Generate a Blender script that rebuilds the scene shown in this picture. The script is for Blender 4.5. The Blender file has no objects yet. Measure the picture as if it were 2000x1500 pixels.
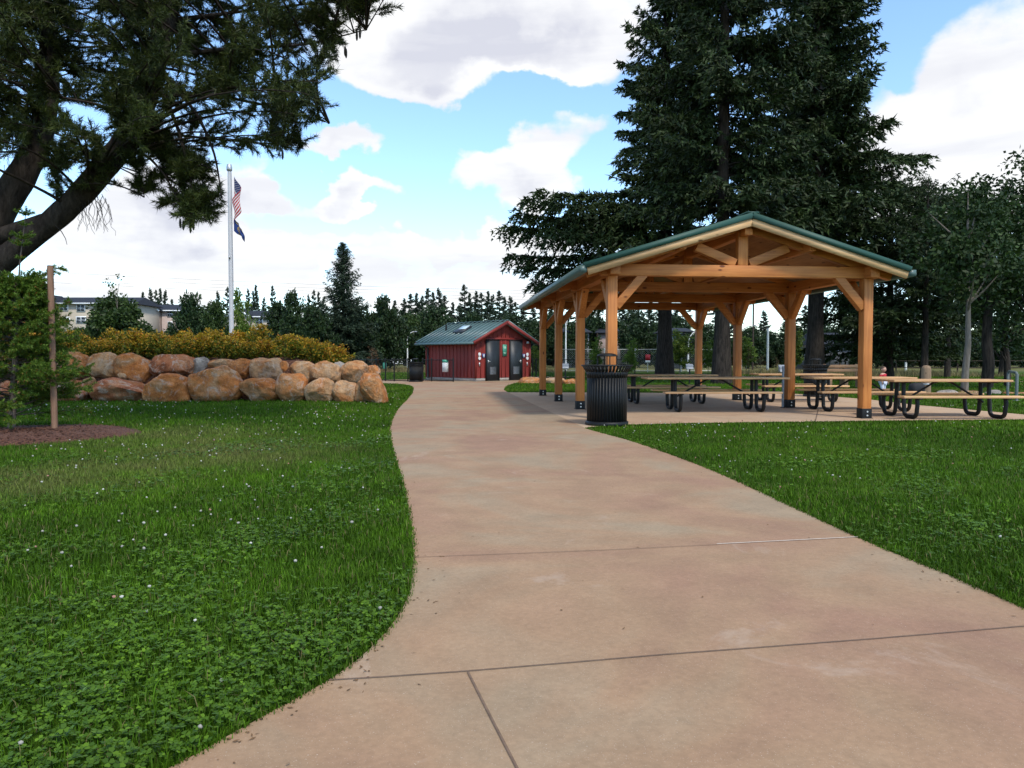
import bpy, bmesh, math, random
import numpy as np
from mathutils import Vector, Matrix, noise as mnoise

scene = bpy.context.scene
COL = scene.collection
F = 1400.0; HC = 1.2; TH = math.atan(50/1400.0); CT, ST = math.cos(TH), math.sin(TH)

# ---------------------------------------------------------------- camera
cam = bpy.data.cameras.new('camera'); co = bpy.data.objects.new('camera', cam); COL.objects.link(co)
cam.sensor_width = 36.0; cam.lens = 36*F/2000; cam.clip_end = 5000; cam.clip_start = 0.05
co.location = (0, 0, HC); co.rotation_euler = (math.pi/2-TH, 0, 0)
scene.camera = co

def at(px, py, Y):
    a = (px-1000)/F; b = (750-py)/F
    dy = CT + b*ST; dz = -ST + b*CT
    t = Y/dy
    return Vector((a*t, Y, HC+dz*t))
def ground(px, py, z=0.0):
    a = (px-1000)/F; b = (750-py)/F
    dy = CT + b*ST; dz = -ST + b*CT
    t = (z-HC)/dz
    return Vector((a*t, dy*t, z))
def ppm(Y): return F/Y

# ---------------------------------------------------------------- tagging
def tag(o, label=None, cat=None, group=None, kind=None):
    if label: o['label'] = label
    if cat: o['category'] = cat
    if group: o['group'] = group
    if kind: o['kind'] = kind
    return o
def empty(name, loc, rz=0.0, label=None, cat=None, group=None):
    o = bpy.data.objects.new(name, None); COL.objects.link(o)
    o.empty_display_size = 0.2
    o.location = loc; o.rotation_euler = (0, 0, rz)
    return tag(o, label, cat, group)
def kids(o): return [c for c in o.children]
def dup(o, loc=None, rz=None, sc=None, label=None, group=None, parent=None, name=None):
    c = o.copy(); COL.objects.link(c)
    if parent is not None: c.parent = parent
    if name: c.name = name
    if loc is not None: c.location = loc
    if rz is not None: c.rotation_euler = (0, 0, rz)
    if sc is not None: c.scale = sc
    if label: c['label'] = label
    if group: c['group'] = group
    for ch in kids(o): dup(ch, parent=c)
    return c

# ---------------------------------------------------------------- mesh builder
class MB:
    def __init__(s): s.V = []; s.n = 0; s.F = []; s.M = []
    def raw(s, V, faces, mi=0):
        V = np.asarray(V, dtype=np.float64).reshape(-1, 3)
        fa = np.asarray(faces, dtype=np.int64)
        s.V.append(V); s.F.append(fa + s.n); s.M.append(np.full(len(fa), mi, dtype=np.int32)); s.n += len(V)
        return s
    def box(s, c, d, R=None, mi=0):
        x, y, z = (np.array(d)/2)
        v = np.array([(-x,-y,-z),(x,-y,-z),(x,y,-z),(-x,y,-z),(-x,-y,z),(x,-y,z),(x,y,z),(-x,y,z)])
        if R is not None: v = v @ np.array(R).T
        v = v + np.array(c)
        return s.raw(v, [(0,3,2,1),(4,5,6,7),(0,1,5,4),(1,2,6,5),(2,3,7,6),(3,0,4,7)], mi)
    def beam(s, p, q, w, h, up=(0,0,1), mi=0):
        p = np.array(p, float); q = np.array(q, float); d = q-p; L = np.linalg.norm(d); d /= L
        up = np.array(up, float); sd = np.cross(d, up); sd /= np.linalg.norm(sd); u = np.cross(sd, d)
        R = np.stack([d, sd, u], axis=1)
        return s.box((p+q)/2, (L, w, h), R, mi)
    def tube(s, pts, r, n=8, cap=True, mi=0):
        P = np.array([tuple(p) for p in pts], float); m = len(P)
        r = np.full(m, r, float) if np.isscalar(r) else np.array(r, float)
        T = np.gradient(P, axis=0); T /= (np.linalg.norm(T, axis=1)[:, None]+1e-12)
        ref = np.array([0, 0, 1.0]) if abs(T[0][2]) < .9 else np.array([1.0, 0, 0])
        a = np.cross(T[0], ref); a /= np.linalg.norm(a)
        ang = np.linspace(0, 2*np.pi, n, endpoint=False)
        V = []
        for i in range(m):
            a = a - T[i]*np.dot(a, T[i]); a /= (np.linalg.norm(a)+1e-12)
            b = np.cross(T[i], a)
            V.append(P[i] + r[i]*(np.cos(ang)[:, None]*a + np.sin(ang)[:, None]*b))
        V = np.concatenate(V)
        k = np.arange(n); k2 = (k+1) % n
        f = np.concatenate([np.stack([i*n+k, i*n+k2, (i+1)*n+k2, (i+1)*n+k], axis=1) for i in range(m-1)])
        s.raw(V, f, mi)
        if cap:
            for i, sg in ((0, -1), (m-1, 1)):
                vv = np.concatenate([V[i*n:(i+1)*n], P[i:i+1]])
                ff = np.stack([k, k2, np.full(n, n)], axis=1) if sg > 0 else np.stack([k2, k, np.full(n, n)], axis=1)
                s.raw(vv, ff, mi)
        return s
    def lathe(s, prof, n=24, c=(0,0,0), mi=0):
        ang = np.linspace(0, 2*np.pi, n, endpoint=False); V = []
        for (r, z) in prof:
            V.append(np.stack([r*np.cos(ang)+c[0], r*np.sin(ang)+c[1], np.full(n, z+c[2])], axis=1))
        V = np.concatenate(V); k = np.arange(n); k2 = (k+1) % n
        f = np.concatenate([np.stack([i*n+k, i*n+k2, (i+1)*n+k2, (i+1)*n+k], axis=1) for i in range(len(prof)-1)])
        return s.raw(V, f, mi)
    def prism(s, poly, z0, z1, mi=0):
        # convex or simple polygon extruded in z
        n = len(poly)
        v = [(x, y, z0) for x, y in poly] + [(x, y, z1) for x, y in poly]
        for i in range(n):
            j = (i+1) % n
            s.raw([v[i], v[j], v[n+j], v[n+i]], [(0,1,2,3)], mi)
        return s
    def leaves(s, P, D, L, W, rng, mi=0, quad=True, flat=0.0):
        """diamond (or triangle) leaves: base P, direction D (n,3), length L, width W"""
        n = len(P)
        if n == 0: return s
        D = D/(np.linalg.norm(D, axis=1)[:, None]+1e-9)
        R = rng.normal(size=(n, 3))
        if flat: R = R*(1-flat) + np.array([0, 0, 1.0])*flat*3
        S = np.cross(D, R); S /= (np.linalg.norm(S, axis=1)[:, None]+1e-9)
        L = np.broadcast_to(L, (n,))[:, None]; W = np.broadcast_to(W, (n,))[:, None]
        if quad:
            V = np.stack([P, P+D*L*.45+S*W*.5, P+D*L, P+D*L*.45-S*W*.5], axis=1).reshape(-1, 3)
            f = np.arange(n*4).reshape(n, 4)
        else:
            V = np.stack([P-S*W*.5, P+S*W*.5, P+D*L], axis=1).reshape(-1, 3)
            f = np.arange(n*3).reshape(n, 3)
        return s.raw(V, f, mi)
    def build(s, name, mats, parent=None, smooth=False, bevel=0.0, loc=None):
        me = bpy.data.meshes.new(name)
        V = np.concatenate(s.V) if s.V else np.zeros((0, 3))
        me.vertices.add(len(V)); me.vertices.foreach_set('co', V.astype(np.float32).ravel())
        loops = np.concatenate([f.ravel() for f in s.F]); sizes = np.concatenate([np.full(len(f), f.shape[1]) for f in s.F])
        starts = np.concatenate([[0], np.cumsum(sizes)[:-1]])
        me.loops.add(len(loops)); me.loops.foreach_set('vertex_index', loops.astype(np.int32))
        me.polygons.add(len(sizes)); me.polygons.foreach_set('loop_start', starts.astype(np.int32))
        me.polygons.foreach_set('material_index', np.concatenate(s.M))
        if smooth: me.polygons.foreach_set('use_smooth', np.ones(len(sizes), dtype=bool))
        me.update(calc_edges=True)
        if not isinstance(mats, (list, tuple)): mats = [mats]
        for m in mats: me.materials.append(m)
        o = bpy.data.objects.new(name, me); COL.objects.link(o)
        if parent is not None: o.parent = parent
        if loc is not None: o.location = loc
        if bevel:
            b = o.modifiers.new('bevel', 'BEVEL'); b.width = bevel; b.segments = 2; b.limit_method = 'ANGLE'
        return o

# ---------------------------------------------------------------- materials
def nt(name):
    m = bpy.data.materials.new(name); m.use_nodes = True
    t = m.node_tree; b = t.nodes['Principled BSDF']
    return m, t, b
def N(t, typ, **kw):
    n = t.nodes.new(typ)
    for k, v in kw.items():
        if k.startswith('i_'):
            key = k[2:]; key = int(key) if key.isdigit() else key.replace('_', ' ')
            n.inputs[key].default_value = v
        else: setattr(n, k, v)
    return n
def ramp(t, stops, fac=None):
    r = t.nodes.new('ShaderNodeValToRGB'); e = r.color_ramp.elements
    while len(e) < len(stops): e.new(0.5)
    for el, (p, c) in zip(e, stops):
        el.position = p; el.color = (c[0], c[1], c[2], 1) if not np.isscalar(c) else (c, c, c, 1)
    if fac is not None: t.links.new(fac, r.inputs[0])
    return r
def mix(t, a, b, fac, typ='MIX'):
    m = t.nodes.new('ShaderNodeMix'); m.data_type = 'RGBA'; m.blend_type = typ
    for s, v in ((6, a), (7, b), (0, fac)):
        if hasattr(v, 'is_linked') or isinstance(v, bpy.types.NodeSocket): t.links.new(v, m.inputs[s])
        elif s == 0: m.inputs[0].default_value = v
        else: m.inputs[s].default_value = (v[0], v[1], v[2], 1)
    return m.outputs[2]
def noise(t, scale, detail=4, rough=.55, vec=None, dist=0.0):
    n = N(t, 'ShaderNodeTexNoise'); n.inputs['Scale'].default_value = scale; n.inputs['Detail'].default_value = detail
    n.inputs['Roughness'].default_value = rough; n.inputs['Distortion'].default_value = dist
    if vec is not None: t.links.new(vec, n.inputs['Vector'])
    return n.outputs['Fac']
def coords(t, kind='Object', scale=None):
    c = N(t, 'ShaderNodeTexCoord').outputs[kind]
    if scale:
        m = N(t, 'ShaderNodeMapping'); m.inputs['Scale'].default_value = scale; t.links.new(c, m.inputs['Vector']); c = m.outputs[0]
    return c
def world_pos(t): return N(t, 'ShaderNodeNewGeometry').outputs['Position']
def bump(t, b, h, strength=.3, dist=.02):
    n = N(t, 'ShaderNodeBump'); n.inputs['Strength'].default_value = strength; n.inputs['Distance'].default_value = dist
    t.links.new(h, n.inputs['Height']); t.links.new(n.outputs[0], b.inputs['Normal'])

def plain(name, c, rough=.6, var=.12, scale=6, metal=0.0, bmp=0.0, rnd=0.0, spec=.5):
    m, t, b = nt(name)
    v = coords(t)
    f = noise(t, scale, 5, .6, v)
    r = ramp(t, [(.3, [x*(1-var) for x in c]), (.7, [min(1, x*(1+var)) for x in c])], f)
    out = r.outputs[0]
    if rnd:
        oi = N(t, 'ShaderNodeObjectInfo'); rr = ramp(t, [(0, 1-rnd), (1, 1.0)], oi.outputs['Random'])
        out = mix(t, out, rr.outputs[0], 1.0, 'MULTIPLY')
    t.links.new(out, b.inputs['Base Color'])
    b.inputs['Roughness'].default_value = rough; b.inputs['Metallic'].default_value = metal
    b.inputs['Specular IOR Level'].default_value = spec
    if bmp: bump(t, b, f, bmp, .01)
    return m

def leafmat(name, dark, light, rough=.55, trans=.25, extra=None, objvar=.25):
    """foliage: every leaf has its own shade between dark and light; extra = (colour, share)"""
    m, t, b = nt(name)
    g = N(t, 'ShaderNodeNewGeometry')
    r = ramp(t, [(0, dark), (.75, [(a+c)/2 for a, c in zip(dark, light)]), (1, light)], g.outputs['Random Per Island'])
    big = noise(t, .9, 2, .5, coords(t))
    r2 = ramp(t, [(.3, .7), (.7, 1.25)], big)
    c = mix(t, r.outputs[0], r2.outputs[0], 1.0, 'MULTIPLY')
    if extra:
        col, share = extra
        wn = N(t, 'ShaderNodeTexWhiteNoise', noise_dimensions='1D'); t.links.new(g.outputs['Random Per Island'], wn.inputs['W'])
        th = N(t, 'ShaderNodeMath', operation='LESS_THAN'); th.inputs[1].default_value = share; t.links.new(wn.outputs['Value'], th.inputs[0])
        c = mix(t, c, col, th.outputs[0])
    if objvar:
        oi = N(t, 'ShaderNodeObjectInfo'); rr = ramp(t, [(0, 1-objvar), (1, 1.0)], oi.outputs['Random'])
        c = mix(t, c, rr.outputs[0], 1.0, 'MULTIPLY')
    t.links.new(c, b.inputs['Base Color']); b.inputs['Roughness'].default_value = rough
    b.inputs['Specular IOR Level'].default_value = .25
    if trans:
        tr = N(t, 'ShaderNodeBsdfTranslucent'); t.links.new(c, tr.inputs[0])
        ms = N(t, 'ShaderNodeMixShader'); ms.inputs[0].default_value = trans
        out = t.nodes['Material Output']
        t.links.new(b.outputs[0], ms.inputs[1]); t.links.new(tr.outputs[0], ms.inputs[2]); t.links.new(ms.outputs[0], out.inputs['Surface'])
    return m

def bark(name, c1, c2, scale=(14, 14, 2.2), bmp=.8):
    m, t, b = nt(name)
    v = coords(t, 'Object', scale)
    f = noise(t, 1.0, 7, .7, v, .4)
    r = ramp(t, [(.35, c1), (.65, c2)], f)
    t.links.new(r.outputs[0], b.inputs['Base Color']); b.inputs['Roughness'].default_value = .95; b.inputs['Specular IOR Level'].default_value = .1
    bump(t, b, f, bmp, .05)
    return m

def wood(name, c1, c2, axis='X', rough=.55, knots=True):
    m, t, b = nt(name)
    sc = {'X': (1.2, 30, 30), 'Y': (30, 1.2, 30), 'Z': (30, 30, 1.2)}[axis]
    v = coords(t, 'Object', sc)
    f = noise(t, 1.0, 5, .6, v, .6)
    big = noise(t, 1.3, 2, .5, coords(t, 'Object'))
    r = ramp(t, [(.3, c1), (.5, [(a+d)/2 for a, d in zip(c1, c2)]), (.72, c2)], f)
    r2 = ramp(t, [(.3, .78), (.7, 1.1)], big)
    c = mix(t, r.outputs[0], r2.outputs[0], 1.0, 'MULTIPLY')
    if knots:
        vo = N(t, 'ShaderNodeTexVoronoi'); vo.inputs['Scale'].default_value = 1.0
        ks = {'X': (2.2, 5, 5), 'Y': (5, 2.2, 5), 'Z': (5, 5, 2.2)}[axis]
        t.links.new(coords(t, 'Object', ks), vo.inputs['Vector'])
        kr = ramp(t, [(.0, 1), (.09, 1), (.15, 0)], vo.outputs['Distance'])
        c = mix(t, c, (c1[0]*.35, c1[1]*.28, c1[2]*.25), kr.outputs[0])
    oi = N(t, 'ShaderNodeObjectInfo'); rr = ramp(t, [(0, .82), (1, 1.0)], oi.outputs['Random'])
    c = mix(t, c, rr.outputs[0], 1.0, 'MULTIPLY')
    t.links.new(c, b.inputs['Base Color']); b.inputs['Roughness'].default_value = rough
    b.inputs['Specular IOR Level'].default_value = .3
    bump(t, b, f, .15, .004)
    return m

CEDA, CEDB = (.39, .122, .028), (.62, .24, .063)
W = {a: wood('cedar_'+a, CEDA, CEDB, a) for a in 'XYZ'}
W_fascia = wood('pale_cedar', (.56, .33, .15), (.74, .47, .24), 'X')
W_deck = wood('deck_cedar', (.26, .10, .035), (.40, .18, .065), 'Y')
W_table = wood('table_cedar', (.50, .27, .12), (.70, .42, .21), 'X', knots=False)
BLACK = plain('black_powder_coat', (.006, .0065, .007), .5, .2, 20, spec=.3)
BLACKM = plain('black_matte_metal', (.010, .011, .012), .6, .2, 20, spec=.25)
GREENM = plain('green_roof_metal', (.014, .062, .045), .6, .1, 3, 0.0)
GUTTER = plain('grey_green_gutter', (.075, .12, .11), .4, .1, 5)
ALU = plain('brushed_aluminium', (.50, .50, .52), .6, .05, 40, 0)
WHITE = plain('white_paint', (.75, .76, .76), .5, .04)
GREY = plain('grey_metal', (.20, .22, .25), .5, .1, 8)
STEEL = plain('galvanised_steel', (.42, .44, .45), .4, .1, 12, .5)
BOLT = plain('zinc_bolt', (.55, .56, .57), .35, .05, 12, .6)
CONC = plain('grey_concrete', (.36, .33, .29), .85, .15, 5, bmp=.3)
WIRE = plain('dark_wire', (.05, .05, .055), .6, .1)
# ---------------------------------------------------------------- sky and sun
SUN_EL, SUN_AZ = math.radians(52), math.radians(150)     # azimuth clockwise from +Y: behind the camera, to the right
world = bpy.data.worlds.new('World'); scene.world = world; world.use_nodes = True
wt = world.node_tree; wt.nodes.clear()
wout = N(wt, 'ShaderNodeOutputWorld')
sky = N(wt, 'ShaderNodeTexSky', sky_type='NISHITA', sun_disc=False); sky.sun_elevation = SUN_EL; sky.sun_rotation = SUN_AZ
sky.air_density = 1.0; sky.dust_density = .3; sky.ozone_density = 2.0
bg_sky = N(wt, 'ShaderNodeBackground'); bg_sky.inputs['Strength'].default_value = .15
skc = mix(wt, sky.outputs[0], (1.45, 1.58, 1.64), 1.0, 'MULTIPLY')
hs = N(wt, 'ShaderNodeHueSaturation'); hs.inputs['Saturation'].default_value = 1.0; hs.inputs['Value'].default_value = 1.0
wt.links.new(skc, hs.inputs['Color']); wt.links.new(hs.outputs[0], bg_sky.inputs['Color'])
def mth(op, a, b=None, c=None):
    n = N(wt, 'ShaderNodeMath', operation=op)
    for i, v in enumerate((a, b, c)):
        if v is None: continue
        if isinstance(v, (int, float)): n.inputs[i].default_value = v
        else: wt.links.new(v, n.inputs[i])
    return n.outputs[0]
gd = N(wt, 'ShaderNodeTexCoord').outputs['Generated']
sp = N(wt, 'ShaderNodeSeparateXYZ'); wt.links.new(gd, sp.inputs[0]); dx, dy, dz = sp.outputs
yy = mth('MAXIMUM', dy, .08)
u = mth('DIVIDE', dx, yy); v = mth('DIVIDE', dz, yy)
uv = N(wt, 'ShaderNodeCombineXYZ'); wt.links.new(u, uv.inputs[0]); wt.links.new(v, uv.inputs[1])
# cloud deck: noise over a flat layer overhead, so that clouds flatten and crowd towards the horizon
zz = mth('ADD', mth('MAXIMUM', dz, 0.0), .16)
cu = mth('DIVIDE', dx, zz); cv = mth('DIVIDE', dy, zz)
cl = N(wt, 'ShaderNodeCombineXYZ'); wt.links.new(cu, cl.inputs[0]); wt.links.new(cv, cl.inputs[1])
n1 = noise(wt, 1.15, 9, .56, cl.outputs[0], .25)
mp = N(wt, 'ShaderNodeMapping'); mp.inputs['Location'].default_value = (3.1, 1.7, .4); mp.inputs['Scale'].default_value = (5, 8, 5); wt.links.new(gd, mp.inputs['Vector'])
n2 = noise(wt, 1.0, 9, .58, mp.outputs[0], .15)
# warped position for ragged cloud edges
mpw = N(wt, 'ShaderNodeMapping'); mpw.inputs['Scale'].default_value = (9, 9, 11); wt.links.new(gd, mpw.inputs['Vector'])
wn_ = N(wt, 'ShaderNodeTexNoise'); wn_.inputs['Scale'].default_value = 1.0; wn_.inputs['Detail'].default_value = 6; wt.links.new(mpw.outputs[0], wn_.inputs['Vector'])
wv = N(wt, 'ShaderNodeVectorMath', operation='SUBTRACT'); wt.links.new(wn_.outputs['Color'], wv.inputs[0]); wv.inputs[1].default_value = (.5, .5, .5)
ws = N(wt, 'ShaderNodeVectorMath', operation='SCALE'); ws.inputs['Scale'].default_value = .20; wt.links.new(wv.outputs[0], ws.inputs[0])
wadd = N(wt, 'ShaderNodeVectorMath', operation='ADD'); wt.links.new(uv.outputs[0], wadd.inputs[0]); wt.links.new(ws.outputs[0], wadd.inputs[1])
uvw = wadd.outputs[0]
CLOUDS = [  # px, py, rx, ry, weight : cloud masses (+) and clear openings (-)
 (960, 30, 330, 130, 1.0), (790, 165, 120, 55, .8), (1010, 110, 200, 55, .7),
 (665, 303, 115, 42, 1.25), (670, 402, 120, 36, 1.25), (1085, 290, 110, 60, .85), (965, 355, 130, 48, .85), (1135, 225, 70, 28, .5),
 (1960, 130, 240, 100, .85), (1850, 290, 190, 120, .8), (1970, 400, 150, 60, .5),
 (440, 400, 150, 70, .9), (260, 430, 200, 60, .7), (640, 490, 420, 36, .5), (1000, 475, 240, 36, .5), (150, 560, 500, 50, .45), (850, 570, 500, 50, .45),
 (850, 250, 190, 45, -.8), (1120, 175, 130, 30, -.75), (600, 210, 90, 60, -.8), (800, 345, 60, 70, -.5), (590, 350, 90, 14, -.6), (1720, 40, 110, 70, -1.0), (1740, 165, 40, 25, -.5), (572, 395, 42, 60, -.8), (775, 345, 60, 55, -.8), (690, 458, 170, 16, -.7), (560, 300, 40, 40, -.5), (1180, 330, 50, 60, -.5), (620, 455, 110, 18, -.6), (250, 545, 160, 10, -.45), (880, 430, 90, 14, -.5), (560, 520, 150, 8, -.35), (120, 150, 260, 160, .2)]
acc = None
for (px, py, rx, ry, w) in CLOUDS:
    sub = N(wt, 'ShaderNodeVectorMath', operation='SUBTRACT'); wt.links.new(uvw, sub.inputs[0]); sub.inputs[1].default_value = ((px-1000)/F, (700-py)/F, 0)
    mul = N(wt, 'ShaderNodeVectorMath', operation='MULTIPLY'); wt.links.new(sub.outputs[0], mul.inputs[0]); mul.inputs[1].default_value = (F/rx, F/ry, 0)
    dt = N(wt, 'ShaderNodeVectorMath', operation='DOT_PRODUCT'); wt.links.new(mul.outputs[0], dt.inputs[0]); wt.links.new(mul.outputs[0], dt.inputs[1])
    e = mth('POWER', 2.718, mth('MULTIPLY', mth('POWER', dt.outputs['Value'], 1.5), -.8))
    acc = mth('MULTIPLY', e, w) if acc is None else mth('MULTIPLY_ADD', e, w, acc)
# outside the part of the sky in front, deck noise leads, helped by added overhead cloud
front = mth('SMOOTH_MIN', 1.0, mth('MAXIMUM', mth('MULTIPLY', mth('SUBTRACT', dy, .35), 4.0), 0.0), .1)
base = mth('ADD', mth('MULTIPLY', mth('SUBTRACT', n1, .5), 1.5), mth('MULTIPLY', mth('SUBTRACT', n2, .5), 1.35))
low = mth('MULTIPLY', mth('MAXIMUM', mth('SUBTRACT', .17, dz), 0.0), .8)
dens = mth('ADD', mth('ADD', base, mth('MULTIPLY', acc, front)), mth('ADD', low, mth('MULTIPLY_ADD', mth('MAXIMUM', mth('SUBTRACT', dz, .5), 0.0), 1.5, -.06)))  # last term adds unseen cloud overhead, for brighter and more neutral light
mr = N(wt, 'ShaderNodeMapRange', interpolation_type='SMOOTHSTEP'); mr.inputs['From Min'].default_value = .14; mr.inputs['From Max'].default_value = .60
wt.links.new(dens, mr.inputs['Value'])
# cloud body: white tops, greyer where it is thick
thick = N(wt, 'ShaderNodeMapRange', interpolation_type='SMOOTHSTEP'); thick.inputs['From Min'].default_value = .85; thick.inputs['From Max'].default_value = 1.55; wt.links.new(dens, thick.inputs['Value'])
mps = N(wt, 'ShaderNodeMapping'); mps.inputs['Scale'].default_value = (3.2, 3.2, 17); mps.inputs['Location'].default_value = (.3, 5, 2.2); wt.links.new(gd, mps.inputs['Vector'])
n3 = noise(wt, 1.0, 6, .55, mps.outputs[0], .3)
sh = mth('MULTIPLY', mth('MULTIPLY', thick.outputs[0], .85), mth('ADD', .35, n2))
s3 = N(wt, 'ShaderNodeMapRange', interpolation_type='SMOOTHSTEP'); s3.inputs['From Min'].default_value = .40; s3.inputs['From Max'].default_value = .66; wt.links.new(n3, s3.inputs['Value'])
sh2 = mth('MINIMUM', mth('ADD', sh, mth('MULTIPLY', s3.outputs[0], .5)), 1.0)
cc = mix(wt, (1.0, 1.0, 1.0), (.68, .69, .77), sh2)
bg_c = N(wt, 'ShaderNodeBackground'); bg_c.inputs['Strength'].default_value = .84; wt.links.new(cc, bg_c.inputs['Color'])
mx = N(wt, 'ShaderNodeMixShader'); wt.links.new(mth('MULTIPLY', mr.outputs[0], .97), mx.inputs[0])
wt.links.new(bg_sky.outputs[0], mx.inputs[1]); wt.links.new(bg_c.outputs[0], mx.inputs[2]); wt.links.new(mx.outputs[0], wout.inputs['Surface'])

sl = bpy.data.lights.new('sun', 'SUN'); sl.energy = 2.6; sl.angle = math.radians(8); sl.color = (1, .93, .82)
so = bpy.data.objects.new('sun', sl); COL.objects.link(so)
sdir = Vector((math.sin(SUN_AZ)*math.cos(SUN_EL), math.cos(SUN_AZ)*math.cos(SUN_EL), math.sin(SUN_EL)))
so.rotation_euler = (-sdir).to_track_quat('-Z', 'Y').to_euler(); so.location = (20, -30, 40)
vs = scene.view_settings; scene.display_settings.display_device = 'sRGB'
vs.view_transform = 'Standard'; vs.look = 'None'; vs.exposure = 0.35; vs.gamma = 1.0
scene.cycles.max_bounces = 6; scene.cycles.diffuse_bounces = 3; scene.cycles.transmission_bounces = 3; scene.cycles.caustics_reflective = False; scene.cycles.caustics_refractive = False

# ---------------------------------------------------------------- ground sheets
def crom(pts, n=6):
    P = [np.array(p[:2], float) for p in pts]; out = []
    for i in range(len(P)-1):
        a, b, c, d = P[max(i-1, 0)], P[i], P[i+1], P[min(i+2, len(P)-1)]
        for k in range(n):
            t = k/n
            out.append(.5*((2*b)+(-a+c)*t+(2*a-5*b+4*c-d)*t*t+(-a+3*b-3*c+d)*t**3))
    out.append(P[-1]); return out
g2 = lambda *pts: [tuple(ground(x, y)[:2]) for x, y in pts]
left_edge = [(-7, -7), (-3.6, -2.5), (-2.15, .3), (-1.35, 1.52)] + g2((345,1500),(440,1447),(540,1391),(640,1335),(705,1288),(757,1235),(790,1185),(803,1140),(807,1080),(801,1020),(790,960),(775,905),(763,862),(762,832),(775,802),(797,778),(808,762),(803,754),(780,750.5),(752,749),(690,748))
left_edge = crom(left_edge)
far_side = g2((690,741.5),(760,742),(823,741.0),(1040,740.5),(1012,746),(988,755),(984,762),(992,767))
right_edge = crom(g2((1145,838),(1180,848),(1250,868),(1380,916),(1500,970),(1680,1055),(1850,1126),(2000,1193)) + [(2.52, 2.2), (3.0, -2), (5, -7)])
def fill(name, poly, z, mat, thick=.08):
    from mathutils.geometry import tessellate_polygon
    P = [Vector((p[0], p[1], z)) for p in poly]
    tris = tessellate_polygon([P])
    mb = MB(); V = np.array([tuple(p) for p in P])
    T = []
    for a, b, c in tris:
        nz = (P[b]-P[a]).cross(P[c]-P[a]).z
        T.append((a, b, c) if nz > 0 else (a, c, b))
    mb.raw(V, T)
    n = len(P); lo = V.copy(); lo[:, 2] -= thick
    k = np.arange(n); k2 = (k+1) % n
    mb.raw(np.concatenate([V, lo]), np.stack([k, k2, n+k2, n+k], axis=1))
    return mb.build(name, mat)

def concrete(name, c1, c2, c3):
    m, t, b = nt(name)
    p = world_pos(t)
    a = noise(t, .55, 4, .6, p, .6); d = noise(t, 2.3, 6, .65, p); f = noise(t, 45, 3, .6, p); gsm = noise(t, 220, 2, .5, p)
    c = ramp(t, [(.36, c1), (.5, c2), (.6, c3)], a).outputs[0]
    c = mix(t, c, ramp(t, [(.3, .86), (.7, 1.10)], d).outputs[0], 1.0, 'MULTIPLY')
    c = mix(t, c, ramp(t, [(.3, .9), (.7, 1.08)], f).outputs[0], 1.0, 'MULTIPLY')
    c = mix(t, c, (.62, .55, .48), ramp(t, [(.66, 0), (.74, .45)], gsm).outputs[0])
    c = mix(t, c, (.16, .10, .07), ramp(t, [(.24, .45), (.32, 0)], gsm).outputs[0])
    st = noise(t, 1.1, 7, .7, p, 1.2)
    c = mix(t, c, (.44, .35, .28), ramp(t, [(.60, 0), (.72, .45)], st).outputs[0])
    t.links.new(c, b.inputs['Base Color']); b.inputs['Roughness'].default_value = .85; b.inputs['Specular IOR Level'].default_value = .25
    bump(t, b, f, .12, .004)
    return m
M_path = concrete('tinted_concrete', (.275, .162, .104), (.305, .196, .117), (.29, .215, .138))
M_slab = concrete('pale_tinted_concrete', (.40, .265, .168), (.435, .30, .19), (.42, .30, .20))
slab_front = g2((1145,838),(1230,832),(1360,829),(1500,827),(1750,824),(2000,822)) + [(11.2, 13.75)]
slab_back = [(10.9, 15.0), (10.35, 18.3)] + g2((1700,781),(1600,773),(1540,769),(1230,767.5),(1060,767))
path_poly = [tuple(p) for p in left_edge] + far_side + [tuple(p) for p in right_edge]
slab_poly = slab_front + slab_back + g2((992,767))
M_deb = plain('dry_litter', (.14, .075, .03), .9, .4, 60)
tag(fill('path', path_poly, .012, M_path), kind='structure')
tag(fill('patio_slab', slab_poly, .012, M_slab), kind='structure')
# score lines cut in the concrete
M_joint = plain('joint_dirt', (.14, .088, .058), .95, .3, 30)
M_jlight = plain('joint_efflorescence', (.52, .46, .40), .9, .2, 30)
def strip(mb, pts, w, z=.0165):
    P = [np.array(tuple(ground(*p))[:2]) for p in pts]; L = []; R = []
    for i, p in enumerate(P):
        d = P[min(i+1, len(P)-1)]-P[max(i-1, 0)]; d = d/np.linalg.norm(d); nrm = np.array([-d[1], d[0]])
        L.append((*(p+nrm*w/2), z)); R.append((*(p-nrm*w/2), z))
    n = len(P); k = np.arange(n-1)
    mb.raw(L+R, np.stack([n+k, n+k+1, k+1, k], axis=1))
mb = MB()
strip(mb, [(640,1336),(770,1328),(912,1318),(1080,1304),(1300,1285),(1500,1270),(1720,1253),(1990,1230),(2060,1226)], .0065)
strip(mb, [(914,1320),(960,1412),(1006,1502),(1090,1670),(1400,2300)], .008)
strip(mb, [(808,1093),(1000,1086),(1200,1078),(1400,1068)], .005)
strip(mb, [(1598,801),(1592,826)], .02); strip(mb, [(1545,794),(1598,801)], .02); strip(mb, [(1240,789),(1545,790)], .018)
tag(mb.build('path_joint', M_joint), kind='structure')
mb = MB(); strip(mb, [(1400,1067),(1520,1061),(1675,1053)], .010, .017); tag(mb.build('path_stain', M_jlight), kind='structure')

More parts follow.
